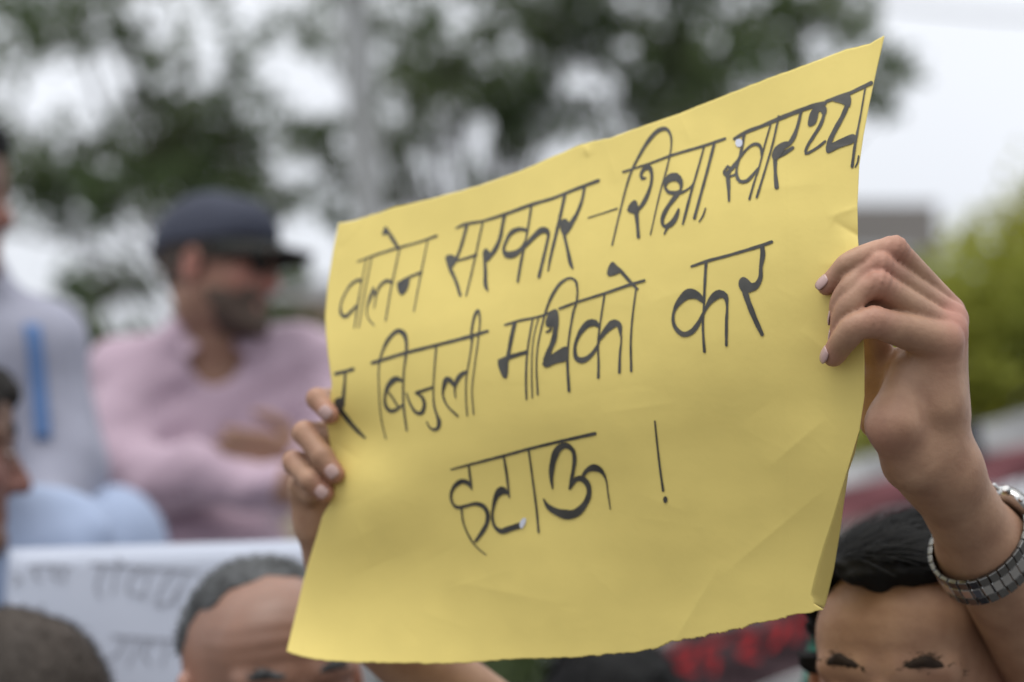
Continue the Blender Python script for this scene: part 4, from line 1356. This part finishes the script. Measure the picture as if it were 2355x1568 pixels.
for pts, rad in ((L_F1, LRad[0]), (L_F2, LRad[1]), (L_F3, LRad[2]), (L_F4, LRad[3])):
    C = f.chain(pts, rad, .0035)
    FING = C if FING is None else smin(FING, C, .0009)
f.D = smin(f.D, FING, .006)
lV, lF = f.mesh()
lV = relax(lV, lF, 5)
tpts = []
for ch in (L_F1, L_F2, L_F3):
    tpts += [(ch[-1], .011, 1.0), (ch[2], .013, .35)]
lT = tint_of(lV, tpts)

# --- the rest of the holder
hcH = at(2105, 1592, 1.60)
over = dict(ell=EL_L, elr=EL_R, wrl=WL, wrr=WR, shl=at(1790, 2380, 1.80), shr=at(2500, 2340, 1.76))


def arm_piece(a, b, ra, rb):
    g = Field(np.minimum(a, b) - .09, np.maximum(a, b) + .09, .006)
    g.rc(a, b, ra, rb, .01)
    V, F = g.mesh()
    return V, F, np.zeros(len(V))


holder, RH, JH, BH, _s = person(
    'black haired man holding up the yellow sheet, forehead beside the raised wrist', hcH, -27, 7, 2, 0.0, 0, SKIN_A,
    dict(mat=HAIR, th=0.018, c=0.040, n=(0.0, 0.50, 0.84), seed=4, rough=0.0045, ragged=.0045, quiff=0.0, edge=.012, h=0.003,
         strands=dict(n=7000, length=0.034, seed=5, width=0.0008, comb=(0.85, 0.30, 0.15), lift=0.24, spread=.28, keep=(0, .5, .84, .046))),
    DARKCLOTH, over=over, wrinkle=.2, head_h=0.003, fine_arms=True, brow=BROW, brow_th=0.0040, group=None,
    extra_body=[(hV, hF, hT), (lV, lF, lT), arm_piece(over['shl'], EL_L, .05, .043), arm_piece(over['shr'], EL_R, .05, .042)], seed=2)


def nail(c, r, n, d, w, l):
    """curved nail plate on a fingertip: centre of the tip, radius, outward and length directions"""
    n, d = np.asarray(n, float), np.asarray(d, float)
    n = n / np.linalg.norm(n)
    d = d - n * (d @ n)
    d /= np.linalg.norm(d)
    s = np.cross(n, d)
    V, F = [], []
    nu_, nv_ = 11, 9
    for j in range(nv_):
        b = j / (nv_ - 1) * 2 - 1
        for i in range(nu_):
            a = i / (nu_ - 1) * 2 - 1
            # rounded outline
            x, y = a * w * math.sqrt(max(0.0, 1 - 0.45 * b * b)), b * l * math.sqrt(max(0.0, 1 - 0.25 * a * a))
            h = math.sqrt(max(0, (r * 1.02) ** 2 - x * x)) - (y * y) / (2.6 * r) * (0.8 if y > 0 else .25)
            V.append(c + s * x + d * y + n * (h + .0004))
    for j in range(nv_ - 1):
        for i in range(nu_ - 1):
            F.append((j * nu_ + i, j * nu_ + i + 1, (j + 1) * nu_ + i + 1, (j + 1) * nu_ + i))
    o = mesh_obj('fingernail', np.array(V), F, NAIL, holder)
    md = o.modifiers.new('thickness', 'SOLIDIFY')
    md.thickness, md.offset = .0007, -1
    return o


nail(R_F1[5] + (R_F1[5] - R_F1[4]) * -.05, 6.4 * mm, cv(-.72, .42, .55), R_F1[5] - R_F1[4], 4.4 * mm, 5.4 * mm)
nail(R_F4[5], 7.9 * mm, cv(-.93, .12, .33), R_F4[5] - R_F4[4], 5 * mm, 5.6 * mm)
nail(R_F3[5], 7.6 * mm, cv(-.9, .2, -.4), R_F3[5] - R_F3[4], 5 * mm, 5.6 * mm)
nail(R_F2[5], 7.3 * mm, cv(-.9, .2, -.4), R_F2[5] - R_F2[4], 5 * mm, 5.6 * mm)
nail(L_F1[3] + (L_F1[3] - L_F1[2]) * -.12, 7.6 * mm, cv(-.25, .10, .95), L_F1[3] - L_F1[2], 5 * mm, 5.2 * mm)
nail(L_F2[4] + (L_F2[4] - L_F2[3]) * -.10, 8.0 * mm, cv(-.12, .12, .97), L_F2[4] - L_F2[3], 5 * mm, 5.2 * mm)
nail(L_F3[4] + (L_F3[4] - L_F3[3]) * -.1, 7.5 * mm, cv(-.1, .1, .97), L_F3[4] - L_F3[3], 4.6 * mm, 5 * mm)

# --- wristwatch
bx = (WR - WA) / np.linalg.norm(WR - WA)               # along the forearm, towards the hand
e1 = cv(.67, .70, -.23)
e1 = e1 - bx * (e1 @ bx)
e1 /= np.linalg.norm(e1)
e2 = np.cross(bx, e1)
if e2 @ FWD > 0:
    e2 = -e2                                            # e2 faces the viewer
# the loose bracelet hangs a little towards the elbow on the viewer's side
bt_ = bx - e2 * 0.04
bt_ /= np.linalg.norm(bt_)
e1 = e1 - bt_ * (e1 @ bt_)
e1 /= np.linalg.norm(e1)
e2 = e2 - bt_ * (e2 @ bt_) - e1 * (e2 @ e1)
e2 /= np.linalg.norm(e2)
RB, RB2 = .0400, .0335
WC = WA - RIGHT * .003 + e1 * .002 + e2 * .0025
watch = empty('wristwatch', tuple(WC))
tag(watch, 'silver steel wristwatch with link bracelet worn loosely on the raised right-hand forearm', 'wristwatch')
n_link, a0, a1 = 25, math.radians(36), math.radians(324)
_a = np.linspace(a0, a1, 400)
_l = np.r_[0, np.cumsum(np.hypot(np.diff(np.cos(_a)) * RB, np.diff(np.sin(_a)) * RB2))]
for i in range(n_link):
    an = float(np.interp(_l[-1] * (i + .5) / n_link, _l, _a))
    tg = -e1 * math.sin(an) * RB + e2 * math.cos(an) * RB2
    tg /= np.linalg.norm(tg)
    dr = np.cross(tg, bt_)
    dr = dr if dr @ (e1 * math.cos(an) + e2 * math.sin(an)) > 0 else -dr
    pitch_ = _l[-1] / n_link
    wd = .0162 - .0016 * math.sin((an - a0) / (a1 - a0) * math.pi)
    c = WC + e1 * math.cos(an) * RB + e2 * math.sin(an) * RB2
    o = MB().add(*box(c + bt_ * wd * .68, (tg, bt_, dr), (pitch_ * .46, wd * .30, .0017))).add(*box(c - bt_ * wd * .68, (tg, bt_, dr), (pitch_ * .46, wd * .30, .0017))).build('link', STEEL_B, watch, smooth=False)
    bevel(o, .0006)
    o2 = MB().add(*box(c + dr * .0003 + tg * pitch_ * .12, (tg, bt_, dr), (pitch_ * .47, wd * .36, .0014))).build('centre_piece', STEEL, o, smooth=False)
    bevel(o2, .0007)
CC = WC + e1 * (RB - .0005)


def disc(c, ax, u_, v_, prof, n=48):
    """turned solid: profile of (radius, height) along ax"""
    V, F = [], []
    for (r, h) in prof:
        for k in range(n):
            a = 2 * math.pi * k / n
            V.append(c + ax * h + (u_ * math.cos(a) + v_ * math.sin(a)) * r)
    for j in range(len(prof) - 1):
        for k in range(n):
            F.append((j * n + k, j * n + (k + 1) % n, (j + 1) * n + (k + 1) % n, (j + 1) * n + k))
    F.append(tuple(range(n))[::-1])
    F.append(tuple((len(prof) - 1) * n + k for k in range(n)))
    return np.array(V), F


V, F = disc(CC, e1, bt_, e2, [(.0175, -.0055), (.0208, -.0035), (.0218, -.001), (.0218, .002), (.0205, .0038)])
mesh_obj('case', V, F, STEEL, watch)
V, F = disc(CC, e1, bt_, e2, [(.0198, .0036), (.0198, .0046), (.0188, .0062), (.0172, .0064), (.0168, .0050)])
bevel(mesh_obj('bezel', V, F, STEEL_B, watch, smooth=False), .0003)
V, F = disc(CC, e1, bt_, e2, [(.0166, .0051), (.0166, .0054)])
mesh_obj('dial', V, F, DIAL, watch, smooth=False)
V, F = disc(CC, e1, bt_, e2, [(.0170, .0060), (.0165, .0070), (.010, .0074), (.001, .0075)])
mesh_obj('watch_glass', V, F, GLASS, watch)
for an, nm in ((0, 'crown'), (32, 'pusher'), (-32, 'pusher')):
    a = math.radians(an)
    d = bt_ * math.cos(a) + e2 * math.sin(a)
    s2 = np.cross(d, e1)
    rr = .0030 if nm == 'crown' else .0021
    V, F = disc(CC + d * .0212, d, s2, e1, [(rr * .6, 0), (rr * .6, .0012), (rr, .0014), (rr, .0044), (rr * .8, .005)], 20)
    mesh_obj(nm, V, F, STEEL, watch, smooth=False)
for sg in (-1, 1):
    for sb in (-1, 1):
        o = MB().add(*box(CC + e2 * sg * .0195 + bt_ * sb * .0100 - e1 * .002, (e2, bt_, e1), (.0045, .0019, .0022))).build('lug', STEEL, watch, smooth=False)
        bevel(o, .0009)
    o = MB().add(*box(CC + e2 * sg * .0205 - e1 * .0028, (e2, bt_, e1), (.0038, .0078, .0016))).build('end_link', STEEL_B, watch, smooth=False)
    bevel(o, .0007)

# ================================================================== PEOPLE BEHIND
# man in navy cap and pink shirt with folded arms
ZC_ = 3.5
hcC = at(500, 625, ZC_)
ov = dict(neck=at(490, 800, ZC_ + .05), shl=at(285, 895, ZC_ + .02), shr=at(735, 880, ZC_ + .08), ell=at(268, 1085, ZC_ - .10), elr=at(800, 1070, ZC_ - .05), wrl=at(640, 1118, ZC_ - .23), wrr=at(690, 1056, ZC_ - .12),
          chest=at(505, 1030, ZC_ + .06))
man, RC, JC, BC, sh = person('bearded man in navy cap and pink long sleeved shirt with folded arms', hcC, 72, 2, 0, PLAT, 12, SKIN_C,
                             dict(mat=HAIR_BROWN, th=0.004, seed=8), PINK, over=ov, sleeve='long', hands='folded', folds=0.009, seed=3)
w = lambda q: hcC + RC @ np.asarray(q, float)
# beard
f = Field(hcC - .17, hcC + .12, .004)
f.el(w((0, -.030, -.030)), (.068, .074, .090), .0, RC)
f.rc(w((-.012, -.08, -.097)), w((.012, -.08, -.097)), .022, .022, .02)
for s in (-1, 1):
    f.rc(w((s * .055, .0, -.045)), w((s * .022, -.065, -.092)), .018, .018, .02)
sl, P = f.sub(f.lo - 1, f.lo + 3)
q = (P - hcC) @ RC
f.D += wob(q, 300, .0016, 4) + .0025
f.D = np.maximum(f.D, q[..., 2] + .056 - .40 * np.abs(q[..., 0]) + wob(q, 120, .006, 9))
V, F = f.mesh()
mesh_obj('beard', V, F, BEARD, man)
# cap
f = Field(hcC - .2, hcC + .22, .004)
f.el(w((0, .014, .038)), (.090, .112, .106), .0, RC)
f.el(w((0, -.050, .066)), (.068, .060, .060), .02, RC)
sl, P = f.sub(f.lo - 1, f.lo + 3)
q = (P - hcC) @ RC
f.D = np.maximum(f.D, -(q[..., 2] - .040 + .10 * q[..., 1]))
V, F = f.mesh()
cap = mesh_obj('cap', V, F, NAVY, man)
vis = []
vf = []
for j in range(9):
    for i in range(21):
        a = (i / 20 - .5) * math.radians(150)
        r0 = j / 8
        x = math.sin(a) * (.080 + .004 * r0)
        y = -math.cos(a) * .092 - r0 * .086 * math.cos(a) ** .7 if abs(a) < math.radians(74.9) else -math.cos(a) * .092
        z = .047 - r0 * .022 - .9 * x * x * (1 + r0)
        vis.append(w((x, y, z)))
for j in range(8):
    for i in range(20):
        vf.append((j * 21 + i, j * 21 + i + 1, (j + 1) * 21 + i + 1, (j + 1) * 21 + i))
o = mesh_obj('visor', np.array(vis), vf, NAVY_D, cap)
md = o.modifiers.new('thickness', 'SOLIDIFY')
md.thickness = .004
V, F = sphere(w((0, .014, .144)), (.008, .008, .004), RC)
mesh_obj('button', V, F, NAVY, cap)
# dark glasses added as a stand-in for the dim eye area under the visor
mbg = MB()
for s in (-1, 1):
    mbg.add(*sphere(w((s * .033, -.0985, .006)), (.025, .004, .019), RC @ rotz(s * 14), 16, 10))
    mbg.add(*tube([w((s * .056, -.090, .010)), w((s * .078, -.045, .010)), w((s * .084, .010, .008))], .0022, 6))
mbg.add(*tube([w((-.010, -.103, .010)), w((.010, -.103, .010))], .002, 6))
mbg.build('eye_shade_glasses', NAVY_D, man)
# collar
for s in (-1, 1):
    n0 = JC['neck']
    A = [n0 + BC @ np.array(q) for q in ((s * .015, -.075, .005), (s * .070, -.045, .045), (s * .080, .0, .055), (s * .085, -.02, .015), (s * .055, -.105, -.035))]
    V, F = np.array(A), [(0, 1, 4), (1, 2, 3), (1, 3, 4)]
    o = mesh_obj('collar', V, F, PINK, sh, smooth=False)
    md = o.modifiers.new('thickness', 'SOLIDIFY')
    md.thickness = .005

# man at the left edge in pale shirt with a blue band
ZS = 3.0
hcS = at(-135, 480, ZS)
ov = dict(neck=at(-95, 690, ZS + .05), shl=at(-330, 800, ZS), shr=at(75, 815, ZS + .02), elr=at(150, 1085, ZS - .02), wrr=at(60, 1330, ZS - .16), ell=at(-400, 1150, ZS), wrl=at(-330, 1400, ZS - .1), chest=at(-120, 940, ZS + .04))
sp, RS, JS, BS, sh = person('man cut by the left edge in pale grey shirt with a blue shoulder band', hcS, 75, 0, 0, PLAT, 20, SKIN_D,
                            dict(mat=HAIR, th=0.012, seed=12, c=-.018, quiff=.006), GREYWHITE, over=ov, sleeve='long', folds=.005, seed=5)
from mathutils.bvhtree import BVHTree
_b = BVHTree.FromPolygons([tuple(Vector(v.co) + Vector(sh['_org'])) for v in sh.data.vertices], [tuple(p.vertices) for p in sh.data.polygons])


def on_shirt(x, y):
    d = Vector(at(x, y, 1) - CAM).normalized()
    h = _b.ray_cast(Vector(CAM), d)
    return np.array(h[0]) if h[0] is not None else at(x, y, ZS - .06)


V, F = [], []
ys_ = np.linspace(745, 1010, 16)
for i, y in enumerate(ys_):
    xc = 72 + 26 * ((y - 745) / 265) ** .7
    for xx in (xc - 19, xc, xc + 19):
        q = on_shirt(xx, y)
        V += [q + (CAM - q) / np.linalg.norm(CAM - q) * .004]
for i in range(len(ys_) - 1):
    for k in range(2):
        F.append((3 * i + k, 3 * i + k + 1, 3 * i + 4 + k, 3 * i + 3 + k))
o = mesh_obj('blue_band', np.array(V), F, BLUE, sh)
md = o.modifiers.new('thickness', 'SOLIDIFY')
md.thickness, md.offset = .003, 0

# man below him, close to the left edge, in a pale blue shirt
hcE = at(-172, 1055, 2.3)
person('dark haired man half cut by the left edge in a pale blue shirt', hcE, 112, 0, 0, 0.0, 25, SKIN_D, dict(mat=HAIR_DARK, th=0.010, seed=15, c=-.03, strands=dict(n=2500, length=.02, seed=16, width=.0008)), PALEBLUE,
       over=dict(shr=at(110, 1285, 2.42), elr=at(190, 1800, 2.45), neck=at(-120, 1240, 2.38)), sleeve='long', folds=.005, seed=7)

# person in a pale blue cap behind the white placard
hcP = at(255, 1330, 3.0)
pp, RP, JP, BP, _ = person('person in pale blue cap mostly hidden behind the white placard', hcP, 180, 0, 0, 0.0, 180, SKIN_C, None, PALEBLUE, seed=9)
f = Field(hcP - .2, hcP + .2, .004)
f.el(hcP + RP @ np.array((0, .012, .036)), (.087, .106, .104), .0, RP)
sl, P = f.sub(f.lo - 1, f.lo + 3)
q = (P - hcP) @ RP
f.D = np.maximum(f.D, -(q[..., 2] - .02))
V, F = f.mesh()
mesh_obj('cap', V, F, PALEBLUE, pp)

# close cropped head in the lower left corner
hcZ = at(5, 1692, 2.0)
person('man with close cropped dark hair in the lower left corner below the white placard', hcZ, -105, 0, 0, 0.0, -105, SKIN_C, dict(mat=HAIR_BROWN, th=0.004, rough=.0012, seed=22, c=-.05, strands=dict(n=6000, length=.007, seed=23, width=.0006, lift=.8)), DARKCLOTH, seed=11)

# grey haired man with lined forehead under the left corner of the sheet
hcG = at(625, 1596, 1.86)
person('grey haired man with lined brown forehead just below the left hand', hcG, 24, 8, -8, 0.0, 10, SKIN_B,
       dict(mat=HAIR_GREY, th=0.0032, c=0.050, n=(0, 0.66, 0.75), seed=30, rough=.0010, h=.003, edge=.022, ragged=.008,
            strands=dict(n=9000, length=.017, seed=31, width=.0005, comb=(0.2, .9, .1), lift=.40)),
       DARKCLOTH, wrinkle=.55, head_h=.0028, brow=HAIR_GREY, seed=13)

# black haired head showing below the sheet
hcB = at(1405, 1690, 2.6)
person('black haired head showing below the torn lower edge of the sheet', hcB, 190, 0, 0, 0.0, 190, SKIN_C, dict(mat=HAIR, th=0.012, seed=33, c=-.03, strands=dict(n=2500, length=.025, seed=34, width=.0009)), DARKCLOTH, seed=15)

# ================================================================== BANNERS AND CLOTHS
def flat_depth(z0, kx, ky, cx, cy):
    return lambda x, y: z0 + kx * (np.asarray(x) - cx) + ky * (np.asarray(y) - cy)


def slab(name, corners, depth, m, thick=.004, n=(24, 14), wave=0.0, seed=1, smooth=True):
    """board or cloth spanning four print corners at its own depth"""
    a, b, c, d = [np.array(q, float) for q in corners]
    uu, vv = np.meshgrid(np.linspace(0, 1, n[0]), np.linspace(0, 1, n[1]))
    q = (a * (1 - uu[..., None]) + b * uu[..., None]) * (1 - vv[..., None]) + (d * (1 - uu[..., None]) + c * uu[..., None]) * vv[..., None]
    z = depth(q[..., 0], q[..., 1])
    if wave:
        z = z + wob(q, 2 * math.pi / 110, wave, seed, 5)
    V = at_many(q[..., 0], q[..., 1], z).reshape(-1, 3)
    i = (np.arange(n[1] - 1)[:, None] * n[0] + np.arange(n[0] - 1)[None]).ravel()
    F = np.stack([i, i + n[0], i + n[0] + 1, i + 1], 1)
    o = mesh_obj(name, V, F, m, None, at(d[0], d[1], float(depth(d[0], d[1]))), smooth)
    md = o.modifiers.new('thickness', 'SOLIDIFY')
    md.thickness, md.offset = thick, -1
    return o


PR = (0, 0, 4096 / 2354)       # strokes given straight in print coordinates
dpl = flat_depth(2.24, .00002, -.00008, 300, 1400)
pl = slab('white_placard', [(22, 1262), (800, 1238), (800, 1900), (-30, 1900)], dpl, CARD)
tag(pl, 'white placard with rows of grey handwriting at lower left', 'placard')
word([(s_, PR, [(67, 1303, 5), (110, 1300, 6), (162, 1304, 5)]), (s_, PR, [(85, 1303, 4), (80, 1325, 5), (95, 1335, 4)]), (s_, PR, [(130, 1302, 4), (120, 1325, 5), (138, 1332, 4)]), (s_, PR, [(150, 1303, 4), (146, 1340, 4)]),
      (s_, PR, [(30, 1320, 4), (48, 1332, 5), (30, 1345, 4)])], 'handwritten_word', GREYINK, pl, dpl, .002)
word([(s_, PR, [(212, 1296, 6), (300, 1302, 6), (380, 1308, 6), (458, 1314, 5)]), (s_, PR, [(240, 1300, 5), (222, 1350, 5), (232, 1372, 5)]), (s_, PR, [(270, 1300, 4), (258, 1365, 4)]), (s_, PR, [(268, 1282, 5), (285, 1300, 5)]),
      (s_, PR, [(330, 1305, 5), (300, 1330, 5), (295, 1360, 5), (330, 1368, 5)]), (s_, PR, [(345, 1306, 4), (330, 1380, 4)]), (s_, PR, [(400, 1310, 5), (375, 1345, 5), (360, 1390, 6), (390, 1385, 5), (410, 1350, 5)]), (s_, PR, [(430, 1312, 4), (400, 1390, 4)])],
     'handwritten_word', GREYINK, pl, dpl, .002)
word([(s_, PR, [(258, 1462, 6), (330, 1468, 6), (415, 1474, 6)]), (s_, PR, [(290, 1466, 5), (262, 1510, 5), (250, 1512, 5)]), (s_, PR, [(320, 1468, 4), (295, 1530, 4)]), (s_, PR, [(350, 1470, 5), (330, 1500, 5), (345, 1525, 5)]), (s_, PR, [(385, 1472, 4), (372, 1530, 4)])],
     'handwritten_word', GREYINK, pl, dpl, .002)
word([(s_, PR, [(95, 1392, 6), (100, 1415, 6)]), (s_, PR, [(150, 1440, 5), (200, 1446, 5)])], 'handwritten_word', GREYINK, pl, dpl, .002)

drb = flat_depth(3.3, .0, .0, 1700, 1500)
rb = slab('maroon_banner', [(1470, 1500), (1905, 1372), (1935, 1540), (1560, 1640)], drb, MAROON, .003, wave=.006, seed=6)
tag(rb, 'dark maroon banner with blurred red lettering under the torn lower edge', 'banner')
drw = lambda x, y: drb(x, y) - .012
word([(s_, PR, [(1545, 1500, 12), (1590, 1495, 14), (1585, 1520, 12), (1560, 1532, 12), (1600, 1545, 12)]), (s_, PR, [(1625, 1480, 13), (1618, 1510, 12), (1645, 1515, 12), (1640, 1545, 13)]), (s_, PR, [(1625, 1480, 12), (1665, 1472, 12)]),
      (s_, PR, [(1700, 1465, 12), (1730, 1460, 14), (1725, 1485, 12), (1700, 1500, 12), (1740, 1515, 12)])], 'red_lettering', REDPAINT, rb, drw, .004)
word([(s_, PR, [(1765, 1445, 13), (1800, 1440, 14), (1790, 1470, 12), (1770, 1490, 13)]), (s_, PR, [(1830, 1420, 14), (1825, 1470, 13)]), (s_, PR, [(1850, 1415, 12), (1885, 1405, 13), (1880, 1435, 12), (1855, 1450, 12)])], 'red_lettering', REDPAINT, rb, drw, .004)
o = slab('pale_cloth', [(1690, 1605), (1960, 1500), (1960, 1600), (1700, 1700)], flat_depth(3.2, 0, 0, 0, 0), BANNERWHITE, .003, wave=.006, seed=7)
tag(o, 'pale cloth edge below the maroon banner', 'cloth')

dbn = flat_depth(6.0, .0, .0, 2100, 1050)
bn = slab('street_banner', [(1900, 1075), (2560, 895), (2560, 975), (1900, 1128)], dbn, BANNERWHITE, .004, wave=.01, seed=8)
tag(bn, 'white street banner with a dull red lower half behind the raised forearm', 'banner')
lo_ = slab('red_panel', [(1900, 1129), (2560, 976), (2560, 1060), (1900, 1210)], dbn, BANNERRED, .004, wave=.01, seed=8)
lo_.parent = bn
lo_.location = np.array(lo_['_org']) - np.array(bn['_org'])
o = slab('dark_cloth', [(2195, 985), (2250, 960), (2262, 1050), (2210, 1060)], flat_depth(4.6, 0, 0, 0, 0), DARKCLOTH, .01, wave=.01, seed=9)
tag(o, 'small dark cloth hanging beside the raised forearm in front of the white street banner', 'cloth')

dt = flat_depth(2.1, 0, 0, 0, 0)
o = slab('teal_cloth', [(1880, 1392), (2010, 1380), (1990, 1620), (1830, 1640)], dt, TEAL, .004, (40, 24), wave=.012, seed=10)
tag(o, 'teal green cloth hanging left of the black haired man below the sheet corner', 'cloth')

for o in bpy.data.objects:
    if '_org' in o:
        del o['_org']
